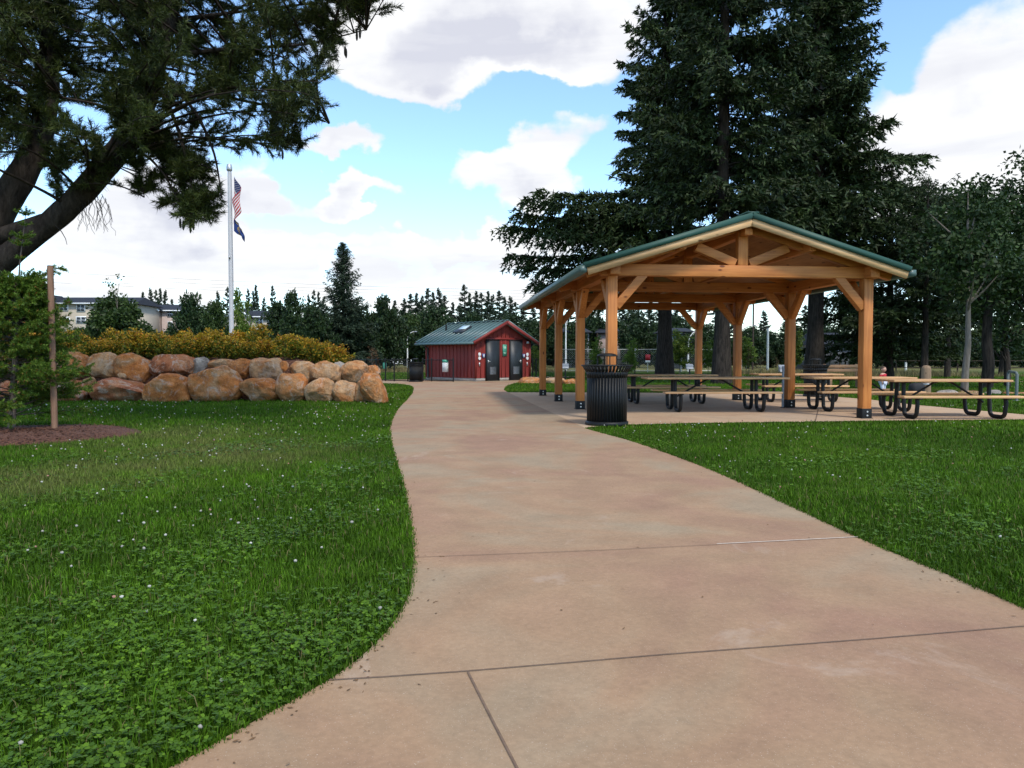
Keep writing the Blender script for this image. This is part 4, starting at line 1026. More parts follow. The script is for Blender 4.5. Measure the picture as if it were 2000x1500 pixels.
# ---------------------------------------------------------------- airy trees on the right
def leaning(TC): return TC
GR = 'airy leafy trees at the right edge'
tree('park_tree', broad_mesh(7.2, 1.9, 2.9, 201, 80, 75, .19, .4, .13, .25), (B_grey, M_dark), base(1884, 25.5), 'slim tree with a pale grey trunk behind the open picnic table', 'tree', GR)
tree('park_tree', broad_mesh(8.6, 1.9, 2.6, 202, 100, 80, .20, .3, .24, .25), (B_fir, M_dark), base(1927, 29), 'tree with a thick dark trunk right of the pale slim one', 'tree', GR)
tree('park_tree', broad_mesh(8.6, 1.6, 1.4, 203, 80, 70, .19, .4, .14, .25), (B_fir, M_dark), base(1968, 31), 'narrow airy tree behind the small metal frame', 'tree', GR)
tree('park_tree', broad_mesh(9.2, 2.2, 2.0, 204, 90, 70, .19, .4, .17, .25), (B_fir, M_dark), base(2010, 28), 'tall airy tree rising past the right border of the view', 'tree', GR)
tree('park_tree', broad_mesh(12, 3.0, 2.0, 205, 120, 85, .28, .2, .2, .25), (B_fir, M_dark), base(1850, 46), 'leafy tree farther back between the bushy fir and the pale trunk', 'tree', GR)
tree('park_tree', broad_mesh(12.5, 3.2, 1.2, 206, 110, 85, .28, .2, .2, .25), (B_fir, M_dark), base(1955, 50), 'far leafy tree behind the thick dark trunk on the right', 'tree', GR)

# ---------------------------------------------------------------- background tree stock, copied
PR = {}
def proto(kind):
    if kind == 'spruce0': return fir_mesh(10, .12, .3, 2.0, 130, 301, 9, 9, .40, .22, .3, -.02, lambda t: (1-t)**1.0*(.85+.15*math.sin(40*t)), .0, flare=1, hang=.25)
    if kind == 'spruce1': return fir_mesh(10, .13, .4, 2.2, 110, 302, 9, 9, .42, .22, .3, -.02, lambda t: (1-t)**.9*(.7+.3*math.sin(26*t)**2), .05, flare=1, hang=.25)
    if kind == 'spruce2': return fir_mesh(10, .13, .8, 1.9, 95, 303, 9, 8, .42, .22, .25, .0, lambda t: (1-t)**.8*(.6+.4*math.sin(19*t+1)**2), .1, flare=1, hang=.25)
    if kind == 'cedar': return fir_mesh(10, .2, .2, 2.3, 340, 304, 12, 12, .26, .11, .25, .2, lambda t: (1-t)**.66*(.90+.10*math.sin(30*t)), 0, flare=1, hang=.5)
    if kind == 'round0': return broad_mesh(8, 3.6, .3, 311, 150, 95, .46, .1, .2, .25)
    if kind == 'round1': return broad_mesh(8, 3.2, .4, 312, 140, 95, .42, .1, .2, .26)
    if kind == 'round2': return broad_mesh(9, 2.6, .5, 313, 130, 90, .38, .15, .18, .27)
    if kind == 'young0': return broad_mesh(5, 1.0, .7, 314, 64, 52, .22, .2, .045, .30)
    if kind == 'young1': return broad_mesh(5, .9, 1.2, 315, 30, 22, .16, .5, .04, .3)
def bgtree(kind, name, px, ytop, Y, wpx, label, mats, group, z0=0., cat='tree'):
    key = (kind, mats[1].name); o0 = PR.get(key); loc = base(px, Y); loc.z = z0
    if o0 is None:
        o = PR[key] = tree(name, proto(kind), mats, loc, label, cat, group)
    else: o = dup(o0, name=name)
    hgt = HC+(700-ytop)/F*Y-z0; h0 = {'spruce0': 10, 'spruce1': 10, 'spruce2': 10, 'cedar': 10, 'round0': 8.2, 'round1': 8.2, 'round2': 9.2, 'young0': 5.2, 'young1': 5.2}[kind]
    w0 = {'spruce0': 3.6, 'spruce1': 3.9, 'spruce2': 3.4, 'cedar': 4.8, 'round0': 8, 'round1': 7, 'round2': 5.8, 'young0': 2.4, 'young1': 2.2}[kind]
    o.location = loc; o.rotation_euler = (0, 0, random.uniform(0, 6.28)); sw = wpx/F*Y/w0; o.scale = (sw, sw, hgt/h0)
    if kind.startswith('round') and False: pass
    tag(o, label, cat, group); return o
random.seed(4)
FM = (B_far, M_fir2); DM = (B_far, M_dec); D2 = (B_far, M_dec2); YM = (B_grey, M_ylw)
# single trees one can tell apart, left to right
GL_ = 'leafy trees in front of the apartments'
bgtree('round2', 'leafy_tree', 55, 545, 62, 85, 'dark leafy tree behind the staked fir at the left edge', DM, GL_)
bgtree('round1', 'leafy_tree', -8, 528, 58, 80, 'dark leafy tree cut by the left border of the view', DM, GL_)
bgtree('round1', 'leafy_tree', 232, 578, 46, 130, 'spreading leafy tree standing in front of the left apartment block', D2, GL_, 0)
bgtree('young1', 'young_tree', 230, 520, 45.5, 68, 'sparse upright young tree top rising above the leafy one by the apartments', (B_grey, M_dec2), 'young sparse trees')
bgtree('round0', 'leafy_tree', 378, 580, 70, 95, 'rounded dark leafy tree right of the pinkish apartment block', DM, GL_)
bgtree('round2', 'leafy_tree', 425, 588, 56, 62, 'mid green leafy tree just left of the flagpole', D2, GL_)
bgtree('young0', 'young_tree', 471, 556, 46, 42, 'thin yellowish young tree just right of the flagpole', YM, 'young sparse trees')
bgtree('young1', 'young_tree', 497, 604, 44, 34, 'short sparse young tree in front of the right apartment block', YM, 'young sparse trees')
bgtree('round2', 'leafy_tree', 540, 590, 72, 62, 'dark tree covering the right end of the right apartment block', DM, GL_)
bgtree('round2', 'leafy_tree', 575, 569, 66, 58, 'tall narrow dark leafy tree between the apartments and the conical cedar', DM, GL_)
bgtree('round1', 'leafy_tree', 614, 596, 60, 78, 'mid green rounded tree at the foot of the conical cedar', DM, GL_)
bgtree('cedar', 'cedar_tree', 672, 474, 64, 138, 'tall conical dark cedar standing alone against the sky', (B_far, M_fir2), None)
bgtree('round0', 'leafy_tree', 700, 600, 66, 85, 'broad dark tree under the right flank of the conical cedar', DM, GL_)
bgtree('round0', 'leafy_tree', 752, 585, 72, 90, 'wide dark round-headed tree left of the red shed', DM, GL_)
bgtree('round1', 'leafy_tree', 800, 612, 84, 70, 'mid green tree with lighter leaves beside the street lamp', D2, GL_)
bgtree('round0', 'leafy_tree', 850, 606, 80, 100, 'dark round tree directly behind the red shed roof', DM, GL_)
# pointed firs along the skyline
GF = 'pointed firs on the far skyline'
lf_ = 'small dark pointed fir on the far skyline above the leafy trees'
k3 = ['spruce0', 'spruce1', 'spruce2']
for k, (px, yt) in enumerate([(282, 570), (296, 562), (306, 566), (315, 563), (326, 566), (337, 584), (410, 592), (427, 568), (446, 560), (463, 566), (486, 564), (495, 568), (502, 556), (518, 580), (534, 558), (548, 586), (604, 575), (614, 566), (624, 570), (634, 578), (655, 590), (700, 588), (716, 596)]):
    bgtree(k3[k % 3], 'fir_tree', px, yt, 150+(k % 5)*6, 42, lf_, FM, GF)
for k, (px, yt) in enumerate([(772, 586), (790, 582), (803, 574), (815, 572), (825, 577), (838, 563), (846, 570), (857, 562), (870, 577), (884, 590), (897, 596), (908, 556), (918, 572), (930, 568), (941, 572), (953, 568), (963, 575), (975, 568), (985, 580), (996, 578), (1008, 590), (1022, 592), (1040, 598), (1060, 600)]):
    bgtree(k3[k % 3], 'fir_tree', px, yt, 135+(k % 5)*7, 52+(k % 3)*8, 'dark pointed fir in the ragged skyline behind the red shed', FM, 'pointed firs behind the shed')
for k, px in enumerate(range(1076, 1600, 19)):
    yt = [588, 576, 600, 582, 570, 604, 592][k % 7] if px < 1350 else [640, 606, 655, 618, 648, 596, 668][k % 7]
    bgtree(k3[k % 3], 'fir_tree', px+random.uniform(-6, 6), yt, 120+(k % 5)*8, 52+(k % 3)*8, 'dark fir of the far woods framed by the pavilion posts', FM, 'firs seen through the pavilion')
for k, px in enumerate(range(1610, 2060, 34)):
    bgtree(k3[(k+1) % 3], 'fir_tree', px, [600, 575, 620, 590, 560][k % 5], 95+(k % 4)*8, 62, 'dark fir of the woods behind the trees on the right', FM, 'firs of the right-hand woods')
# lower leafy belt that closes the view
for k, px in enumerate(range(-40, 700, 48)):
    bgtree(['round0', 'round1'][k % 2], 'hedge_tree', px, 640+random.uniform(-6, 8), 88+(k % 3)*5, 78, 'low dark leafy tree of the belt between lawn and apartments', DM, 'leafy belt before the apartments')
for k, px in enumerate(range(880, 1330, 40)):
    bgtree(['round0', 'round1', 'round2'][k % 3], 'hedge_tree', px, [626, 612, 634, 618][k % 4], 92+(k % 3)*7, 74, 'dark leafy tree of the wood edge behind the shed and left pavilion posts', DM, 'leafy wood edge behind the shed')
for k, px in enumerate(range(1335, 2060, 42)):
    bgtree(['round1', 'round0', 'round2'][k % 3], 'hedge_tree', px, [650, 636, 660, 640][k % 4], 84+(k % 3)*7, 78, 'dark leafy tree of the wood edge beyond the right half of the park', DM, 'leafy wood edge on the right')
# young bright trees beyond the slab
GY = 'young bright green trees beyond the pavilion'
for px, yt, Y, w, lb in ((1047, 672, 44, 26, 'young bright green tree right beside the red shed wall'), (1165, 652, 42, 30, 'young bright green tree left of the front left post'), (1233, 658, 40, 30, 'young bright green tree above the litter bin lid'), (1328, 640, 55, 52, 'fuller bright green tree between the thick fir trunk and a post'), (1383, 662, 58, 36, 'small bright green tree half hidden by a back right post'), (1458, 655, 60, 40, 'light green young tree near the tall grey poles'), (1556, 640, 52, 34, 'light green young tree left of the broad fir trunk')):
    bgtree('young0', 'young_tree', px, yt, Y, w, lb, YM, GY)
for px, yt, Y, w, lb in ((1462, 668, 44, 16, 'thin reddish dry sapling behind the back right post'), (1485, 688, 46, 30, 'rusty brown dry bush beyond the slab'), (1140, 690, 44, 26, 'dry brownish bush seen left of the litter bin'), (1517, 694, 48, 12, 'small yellow-tipped dry sapling beyond the slab'), (727, 672, 60, 30, 'dry brownish bush beyond the boulder wall end')):
    bgtree('young1', 'dry_shrub', px, yt, Y, w, lb, (B_grey, M_red), 'dry reddish shrubs', cat='shrub')

# ---------------------------------------------------------------- the big pine on the left
PB = bark('pine_bark', (.017, .013, .011), (.058, .046, .038), (9, 9, 3))
PINE_Y = 13.2
def pp(lst, dy=0.):
    P = [at(x, y, PINE_Y+d+dy) for x, y, w, d in lst]; return [np.array(p) for p in P], [w/2*PINE_Y/F for x, y, w, d in lst]
TRK = {'main': [(-150, 850, 190, 0), (-140, 760, 150, 0), (-110, 640, 140, 0), (-62, 560, 112, 0)],
 'right': [(-75, 580, 90, 0), (-20, 527, 62, 0), (50, 474, 48, 0), (110, 426, 48, 0), (160, 379, 50, -.1), (215, 314, 50, -.2), (262, 250, 45, -.3), (290, 185, 42, -.4), (310, 110, 36, -.5), (332, 30, 30, -.6), (345, -70, 22, -.7), (350, -200, 10, -.8)],
 'left': [(-72, 560, 100, 0), (-34, 470, 76, .2), (4, 400, 66, .3), (42, 345, 58, .4), (66, 298, 54, .5), (85, 245, 48, .6), (95, 180, 46, .7), (96, 100, 38, .8), (86, 0, 30, .9), (70, -150, 18, 1), (60, -300, 8, 1)],
 'low': [(-70, 500, 46, .1), (0, 463, 38, 0), (40, 446, 32, 0), (85, 430, 28, 0), (125, 412, 20, 0)],
 'l1': [(300, 150, 15, -.5), (345, 240, 12, -.7), (370, 330, 8, -.8), (382, 425, 3, -.8)], 'l2': [(305, 130, 14, -.5), (385, 220, 11, -.9), (420, 300, 7, -1), (434, 388, 3, -1)], 'l3': [(235, 285, 12, -.2), (290, 305, 9, -.5), (325, 345, 6, -.6), (352, 402, 3, -.7)],
 'l4': [(80, 296, 13, .5), (102, 332, 7, .3), (116, 378, 3, .2)], 'l5': [(310, 110, 18, -.5), (450, 95, 12, -.8), (600, 88, 7, -1), (715, 58, 3, -1)], 'l6': [(290, 185, 18, -.4), (420, 185, 12, -.2), (540, 210, 8, .2), (642, 240, 3, .4)],
 'l7': [(328, 40, 14, -.6), (450, 25, 10, -.2), (620, 5, 6, .3), (735, 2, 3, .6)], 'l8': [(262, 250, 14, -.3), (200, 205, 10, -.9), (120, 190, 5, -1.3)], 'l9': [(90, 150, 14, .7), (0, 120, 10, 0), (-120, 100, 5, -.5)], 'l10': [(262, 250, 12, -.3), (330, 262, 10, .3), (450, 275, 7, .8), (590, 285, 3, 1.0)], 'l11': [(70, 300, 10, .5), (20, 296, 7, 0), (-50, 300, 4, -.4)], 'l12': [(250, 268, 9, -.3), (268, 320, 6, -.4), (282, 385, 3, -.4)],
 'far': [(-62, 560, 90, 0), (-130, 430, 70, .5), (-190, 280, 56, .9), (-230, 100, 40, 1.2), (-260, -100, 24, 1.4)]}
pine = empty('pine_tree', at(-150, 850, PINE_Y).xy.to_3d(), 0, 'large dark pine overhanging from the left with two leaning trunks', 'pine tree')
po = np.array(pine.location); rp = np.random.default_rng(77)
tm = MB(); nodes = []; nrad = []
for key, lst in TRK.items():
    P, R_ = pp(lst); P = np.array(P); R_ = np.array(R_)*(.55 if key[0] == 'l' and key[1:].isdigit() else .88)
    t0 = np.linspace(0, 1, len(P)); tt = np.linspace(0, 1, len(P)*4); Q = np.stack([np.interp(tt, t0, P[:, i]) for i in range(3)], axis=1)
    ker = np.array([.25, .5, .25]); 
    for _ in range(2): Q[1:-1] = .25*Q[:-2]+.5*Q[1:-1]+.25*Q[2:]
    Rr = np.interp(tt, t0, R_)*(1+rp.normal(0, .03, len(tt)))
    tm.tube(Q-po, Rr, 14, False)
    if key not in ('main', 'low'):
        if key[0] == 'l' and key[1:].isdigit(): Q = Q[3:]; Rr = Rr[3:]
        for q, rr_ in zip(Q, Rr): nodes.append(q); nrad.append(1 if key in ('l1', 'l2', 'l3', 'l4', 'l12') else 0)
nodes = np.array(nodes); nrad = np.array(nrad)
CAN = [(-420, -330), (860, -330), (800, -60), (742, 5), (716, 62), (690, 88), (640, 96), (646, 130), (628, 170), (640, 205), (648, 245), (606, 268), (590, 292), (540, 302), (470, 300), (425, 318), (440, 392), (400, 428), (372, 442), (345, 402), (322, 392), (268, 392), (258, 330), (250, 292), (140, 302), (132, 372), (98, 388), (82, 352), (90, 296), (0, 306), (-120, 330), (-420, 360)]
def cpoly(px, py): return inpoly(np.array([[px, py]]), CAN)[0]
cm = MB()
def needle_tuft(c, d, n, ln, sp_):
    D = d*sp_+rp.normal(0, .55, (n, 3)); P = np.repeat(c[None], n, 0)+rp.normal(0, .012, (n, 3))
    cm.leaves(P-po, D, ln*rp.uniform(.7, 1.2, n), .0125, rp, quad=False)
def weeping(P, dirs): pass
tips = 0; tries = 0
HOLES = [(330, 215, 40, 26), (175, 225, 30, 20), (400, 60, 34, 26), (310, 12, 26, 16), (215, 150, 18, 22), (400, 205, 22, 12), (40, 60, 26, 40), (220, 262, 30, 18), (420, 245, 40, 9), (370, 150, 34, 10), (300, 330, 30, 30), (110, 40, 26, 18)]
def holed(x, y): return any(((x-a)/c)**2+((y-b)/e)**2 < 1 for a, b, c, e in HOLES)
while tips < 780 and tries < 40000:
    tries += 1
    px, py = rp.uniform(-400, 780), rp.uniform(-320, 440)
    if not cpoly(px, py) or (holed(px, py) and rp.random() < .9): continue
    lowz = py > 305
    if tips < 42:
        px, py = rp.uniform(90, 445), rp.uniform(300, 440)
        if not cpoly(px, py) or holed(px, py): continue
        lowz = True
    elif lowz: continue
    Y = PINE_Y+(rp.normal(0, 1.5) if not lowz else rp.normal(-.5, .3)); tip = np.array(at(px, py, Y))
    cand = nodes[nrad == (1 if lowz else 0)]; 
    if len(cand) == 0: cand = nodes
    dd = np.linalg.norm(cand-tip, axis=1)+2.6*np.abs(cand[:, 2]-tip[2]+.1); o = cand[np.argmin(dd)]
    Ld = np.linalg.norm(tip-o); mid = (o+tip)/2+np.array([0, 0, .16*Ld])+rp.normal(0, .05*Ld, 3)
    s = np.linspace(0, 1, 9)[:, None]; B = (1-s)**2*o+2*s*(1-s)*mid+s*s*tip
    tm.tube(B-po, np.linspace(min(.03, .006+.007*Ld), .006, 9), 5, False)
    # side twigs with bundles of needles on the outer half
    axis = (tip-o)/Ld; nsub = 12
    for k in range(nsub):
        q = 1-.8*(k/nsub)*min(1, 1.9/Ld) if k else 1.0
        b0 = np.array([np.interp(q, s[:, 0], B[:, i]) for i in range(3)])
        d = axis*rp.uniform(.3, .9)+perp(axis, rp)*rp.uniform(.3, .9)+np.array([0, 0, .1]); d /= np.linalg.norm(d); tl = rp.uniform(.14, .36); e = b0+d*tl
        tm.tube([b0-po, e-po], [.006, .004], 4, False)
        for w_ in np.linspace(.25, 1, 5):
            needle_tuft(b0+d*tl*w_, d, 16, .115, .7)
    tips += 1
# a few bare hanging twigs and cones under the canopy
for k in range(34):
    x = rp.uniform(150, 215) if k < 24 else rp.uniform(0, 120); y = rp.uniform(370, 400) if k < 24 else rp.uniform(290, 330); o = np.array(at(x, y, PINE_Y-.2)); q = [o]
    for j in range(6): q.append(q[-1]+np.array([rp.normal(.01, .03), rp.normal(0, .03), -rp.uniform(.05, .12)]))
    tm.tube(np.array(q)-po, np.linspace(.006, .003, 7), 4, False)
q = [np.array(at(x, y, PINE_Y-.15)) for x, y in ((108, 440), (120, 452), (128, 466), (131, 478))]; tm.tube(np.array(q)-po, [.01, .008, .006, .004], 5, False)
M_pine = leafmat('pine_needles', (.016, .026, .006), (.085, .108, .020), .5, .18, objvar=0)
tm.build('trunk', PB, pine, True); cm.build('crown', M_pine, pine)
cn = plain('pine_cone', (.035, .028, .022), .8, .2, 30)
for x, y in ((352, 436), (358, 440), (372, 446), (378, 440), (400, 408), (403, 414), (674, 100), (676, 104), (697, 70), (703, 66), (552, 302)):
    p = at(x, y, PINE_Y-.3)-pine.location; MB().lathe([(0, .09), (.014, .075), (.022, .02), (.02, -.05), (.008, -.085), (0, -.09)], 8, tuple(p)).build('cone', cn, pine, True)

# ---------------------------------------------------------------- young staked fir
SY = 11.6; sb = ground(24, 846); sap = empty('young_fir', (sb.x, sb.y, .06), 0, 'bushy young fir with a thin bare leader in the mulch ring', 'young tree')
st = MB(); lead = [np.array(at(x, y, sb.y)) - np.array(sap.location) for x, y in ((22, 852), (26, 760), (31, 680), (33, 600), (39, 510), (46, 455), (51, 408))]
st.tube(lead, [.062, .05, .035, .018, .010, .008, .004], 8, False)
lz = np.array([p[2] for p in lead]); lx = np.array([p[0] for p in lead]); nb = MB()
def spray(P0, d, ln, dens, nl_=.044, hang=.0):
    m = max(4, int(ln*dens*1.25)); q = rp.uniform(.03, 1, m); P = P0+np.outer(q*ln, d)+np.outer(-hang*q*q*ln, [0, 0, 1]); n_ = rp.normal(size=(m, 3)); n_ -= np.outer(n_@d, d); n_ /= np.linalg.norm(n_, axis=1)[:, None]
    mi = (rp.random(m) < .012)
    nb.leaves(P, d*.55+n_*.8, nl_*rp.uniform(.7, 1.25, m), .0115, rp, quad=False)
for k in range(230):
    t = rp.random()**.9; z = .20+2.17*t; a = rp.uniform(0, 6.28); ln = (.98*(1-t)**.55+.22)*rp.uniform(.65, 1.05); o = np.array([math.cos(a), math.sin(a), rp.uniform(-.05, .45)]); o /= np.linalg.norm(o)
    b0 = np.array([np.interp(z, lz, lx), 0, z]); e = b0+o*ln; st.tube([b0, e], [.009, .004], 4, False); spray(b0+o*ln*.25, o, ln*.75, 260)
    for j in range(11):
        q = rp.uniform(.25, 1); d = o*.7+perp(o, rp)*.7; d[2] *= .6; d /= np.linalg.norm(d); spray(b0+o*ln*q, d, rp.uniform(.10, .26)*(1.2-.4*q), 330)
for (zy, nb_, l_) in ((420, 7, .17), (440, 4, .10), (466, 8, .22), (480, 7, .19), (505, 5, .08), (545, 4, .06)):
    p = np.array(at(0, zy, sb.y)) - np.array(sap.location); z = p[2]; b0 = np.array([np.interp(z, lz, lx), 0, z])
    for k in range(nb_): a = k*6.28/nb_+.4; d = np.array([math.cos(a), math.sin(a), .45]); d /= np.linalg.norm(d); spray(b0, d, l_*rp.uniform(.7, 1.1), 330)
spray(lead[-1]-np.array([0, 0, .08]), np.array([0, 0, 1.0]), .12, 400)
for (x, y) in ((122, 520), (140, 590), (118, 640), (132, 690), (150, 650)):      # longer shoots past the stake
    e = np.array(at(x, y, sb.y+.1)) - np.array(sap.location); b0 = np.array([np.interp(e[2]-.3, lz, lx), 0, e[2]-.3]); d = e-b0; ln = np.linalg.norm(d); d /= ln; st.tube([b0, e], [.008, .004], 4, False); spray(b0+d*ln*.4, d, ln*.6, 320)
    for j in range(9): dd = d*.7+perp(d, rp)*.7; dd /= np.linalg.norm(dd); spray(b0+d*ln*rp.uniform(.55, .95), dd, rp.uniform(.08, .16), 330)
M_sap = leafmat('young_fir_needles', (.045, .10, .010), (.18, .27, .034), .5, .25, ((.26, .10, .02), .035), 0)
st.build('stem', bark('young_bark', (.07, .055, .045), (.16, .13, .11), bmp=.3), sap, True); nb.build('foliage', M_sap, sap)
s0, s1 = ground(107, 848), at(98, 519, 11.5); stk = empty('tree_stake', (s0.x, s0.y, 0), 0, 'tall round wooden stake driven in beside the young fir', 'stake')
q = s1-Vector((s0.x, s0.y, 0)); MB().tube([(0, 0, -.05), tuple(q*.5), tuple(q)], [.047, .046, .045], 12).build('post', wood('stake_wood', (.16, .085, .05), (.27, .155, .10), 'Z', .8, False), stk, True)
zt = 1.75; MB().tube([(q.x*zt/q.z, -.045, zt), (q.x*zt/q.z-.3, -.05, zt+.01), (q.x*zt/q.z-.62, .03, zt+.02)], .012, 6).build('tie_strap', BLACKM, stk)
# ---------------------------------------------------------------- apartment blocks and far houses
TAN = plain('tan_siding', (.40, .34, .26), .8, .06, 2); TAN2 = plain('pinkish_siding', (.38, .29, .25), .8, .06, 2); SHING = plain('dark_shingle', (.022, .025, .033), .85, .15, 3, spec=.2); GLASS = plain('window_glass', (.035, .045, .055), .25, .2, 1); BRN = plain('brown_siding', (.22, .17, .14), .8, .08, 2); GREYS = plain('grey_siding', (.20, .21, .25), .8, .06, 2)
def block(px0, px1, Y, yr, ye, dep, label, wallm, wins, gables=(), cat='apartment block', name='apartment_block'):
    c = base((px0+px1)/2, Y); k = Y/F; dep = dep*.65; Wd = (px1-px0)*k; eh = HC+(700-ye)*k; rh = HC+(700-yr)*k
    a = empty(name, c, 0, label, cat)
    m = MB().box((0, dep/2, eh/2), (Wd, dep, eh)); m.build('wall', wallm, a)
    m = MB(); o = .45; x = Wd/2+o
    V = [(-x, -o, eh-.05), (x, -o, eh-.05), (x, dep+o, eh-.05), (-x, dep+o, eh-.05), (-x+.6, dep/2, rh), (x-.6, dep/2, rh)]
    m.raw(V, [(0, 1, 5, 4), (2, 3, 4, 5)]); m.raw(V, [(1, 2, 5), (3, 0, 4)]); m.raw(V, [(3, 2, 1, 0)])
    rf_ = m.build('roof', SHING, a)
    MB().box((0, -o-.02, eh-.03), (Wd+2*o, .06, .15 if name != 'house' else .12)).build('eave_trim', WHITE if name != 'house' else SHING, rf_)
    for (g0, g1, gy) in gables:      # projecting gabled bay: px span, apex y
        xa = (g0-(px0+px1)/2)*k; xb = (g1-(px0+px1)/2)*k; gh = HC+(700-gy)*k; b_ = empty_part = MB()
        b_.box(((xa+xb)/2, -.6, eh/2), (xb-xa, 1.2, eh)); b_.raw([(xa, -1.2, eh), (xb, -1.2, eh), ((xa+xb)/2, -1.2, gh)], [(0, 1, 2)]); b_.build('gable_bay', BRN if wallm is not TAN else wallm, a)
        m = MB(); mx_ = (xa+xb)/2
        for s_, xe in ((-1, xa-.35), (1, xb+.35)): m.beam((mx_, .8, gh+.08), (xe, .8, eh-.08), 4.6, .09)
        m.build('gable_roof', SHING, a)
        m = MB()
        for xe in (xa-.35, xb+.35): m.beam((mx_, -1.52, gh+.02), (xe, -1.52, eh-.14), .06, .24)
        m.build('gable_trim', WHITE, a)
    for (wx, wy, ww, wh) in wins:
        x = (wx-(px0+px1)/2)*k; z = HC+(700-wy)*k; w = ww*k; h = wh*k
        m = MB().box((x, -.03, z), (w, .08, h)); f_ = m.build('window', WHITE, a)
        m = MB()
        for i in range(2):
            for j in range(2): m.box((x-w*.22+i*w*.44, -.075, z-h*.21+j*h*.42), (w*.38, .02, h*.36))
        m.build('pane', GLASS, f_)
    return a
block(80, 262, 96, 577, 593, 11, 'tan apartment block with white framed windows behind the staked fir', TAN, [(128, 601, 17, 14), (161, 602, 17, 15), (161, 625, 20, 14), (133, 626, 12, 14), (195, 602, 15, 14), (230, 602, 15, 14), (230, 626, 15, 14)], [(80, 112, 577)])
block(258, 352, 104, 592, 607, 11, 'pinkish apartment block between the two tan ones', TAN2, [(334, 613, 10, 13), (334, 634, 10, 12), (282, 614, 10, 13)], [(298, 318, 600)])
block(440, 545, 100, 604, 619, 11, 'tan apartment block seen right of the flagpole', TAN, [(508, 627, 14, 12), (511, 649, 13, 15), (530, 629, 10, 12), (474, 646, 13, 13), (472, 626, 12, 12)], [(455, 492, 604)])
block(1098, 1150, 92, 640, 649, 8, 'grey house partly hidden between two left pavilion posts', GREYS, [(1118, 668, 8, 9)], cat='house', name='house')
block(1168, 1212, 96, 639, 650, 8, 'small pinkish house glimpsed beside the front left post', TAN2, [(1203, 656, 5, 6)], cat='house', name='house')
block(1300, 1352, 84, 639, 648, 8, 'pale grey house between the fir trunk and a back post', GREYS, [(1325, 655, 7, 8), (1340, 655, 7, 8)], cat='house', name='house')
block(1598, 1662, 70, 648, 672, 9, 'house with a grey roof half hidden right of the broad fir trunk', plain('dark_grey_siding', (.10, .10, .11), .8, .08, 2), [(1632, 684, 10, 10)], cat='house', name='house')
# low buildings and a van by the far road
block(702, 722, 118, 677, 681, 6, 'low grey garage beyond the end of the boulder wall', GREYS, [(711, 687, 5, 4)], cat='garage', name='garage')
block(724, 766, 120, 676, 680, 6, 'low brick-red building beyond the boulder wall', plain('brick_red', (.20, .07, .05), .85, .12, 3), [(735, 685, 6, 4), (752, 685, 6, 4)], cat='building', name='low_building')
vy = 112; vb = base(776, vy); van = empty('delivery_van', vb, 0, 'white van parked beyond the dry field left of the street lamp', 'van'); k = 1.0
m = MB(); prof_ = [(-2.2, .35), (2.1, .35), (2.15, 1.0), (1.75, 1.15), (1.25, 2.1), (-2.2, 2.2)]
V = [(x, y, z) for y in (-.95, .95) for x, z in prof_]; n = 6
m.raw(V, [(5, 4, 3, 2, 1, 0)]); m.raw(V, [(6, 7, 8, 9, 10, 11)]); m.raw(V, [(i, (i+1) % 6, 6+(i+1) % 6, 6+i) for i in range(6)]); m.build('body', WHITE, van, bevel=.05)
MB().box((1.2, -.955, 1.55), (.6, .02, .5)).build('side_window', GLASS, van)
for x in (-1.4, 1.35):
    for y in (-.9, .9): MB().tube([(x, y-.1, .36), (x, y+.1, .36)], .36, 16).build('wheel', BLACKM, van)

# ---------------------------------------------------------------- street lamps, poles, wires
def lamp(px, ytop, Y, arm, label, mat=WHITE, dirn=1, rise=.6, w=.085):
    p = base(px, Y); hgt = HC+(700-ytop)/F*Y; o = empty('street_lamp', p, 0, label, 'street lamp', 'street lamps in the distance')
    MB().tube([(0, 0, 0), (0, 0, hgt*.5), (0, 0, hgt-rise)], [w, w*.8, w*.62], 10).build('pole', mat, o, True)
    MB().tube([(0, 0, hgt-rise), (dirn*arm*.25, 0, hgt-rise*.45), (dirn*arm*.6, 0, hgt-.06), (dirn*arm, 0, hgt)], w*.55, 8).build('arm', mat, o, True)
    MB().lathe([(0, .07), (.14, .05), (.2, -.03), (.15, -.06), (0, -.06)], 12, (dirn*(arm+.12), 0, hgt)).build('lamp_head', GREY, o, True)
lamp(796, 648, 76, .75, 'pale street lamp with a short curved arm left of the red shed')
lamp(1105, 612, 70, 1.0, 'white street lamp with a sloping arm between the left pavilion posts', rise=1.0)
lamp(1344, 648, 66, .75, 'white street lamp with a curved arm right of the thick fir trunk', rise=.9)
lamp(1447, 636, 68, 1.1, 'tall white street lamp right of the back right post', rise=.5)
def pole(name, px, ytop, Y, r_, label, mat, cat='pole', group='tall poles beyond the slab'):
    p = base(px, Y); hgt = HC+(700-ytop)/F*Y; o = empty(name, p, 0, label, cat, group); MB().tube([(0, 0, 0), (0, 0, hgt)], [r_, r_*.75], 10).build('shaft', mat, o, True); MB().lathe([(r_*.9, hgt-.05), (r_*.9, hgt+.03), (0, hgt+.06)], 10).build('cap', BLACKM, o)
    return o
pole('utility_pole', 1470, 560, 74, .10, 'brown wooden utility pole right of the tall white street lamp', B_far)
pole('utility_pole', 1499, 640, 70, .12, 'grey metal pole among the young trees beyond the slab', STEEL)
pole('utility_pole', 1769, 706, 60, .10, 'short pale post beyond the open lawn at right', WHITE)
wires = [((-300, 506), (1500, 573)), ((-300, 516), (1500, 577)), ((-300, 521), (1500, 585)), ((-300, 527), (1500, 590))]
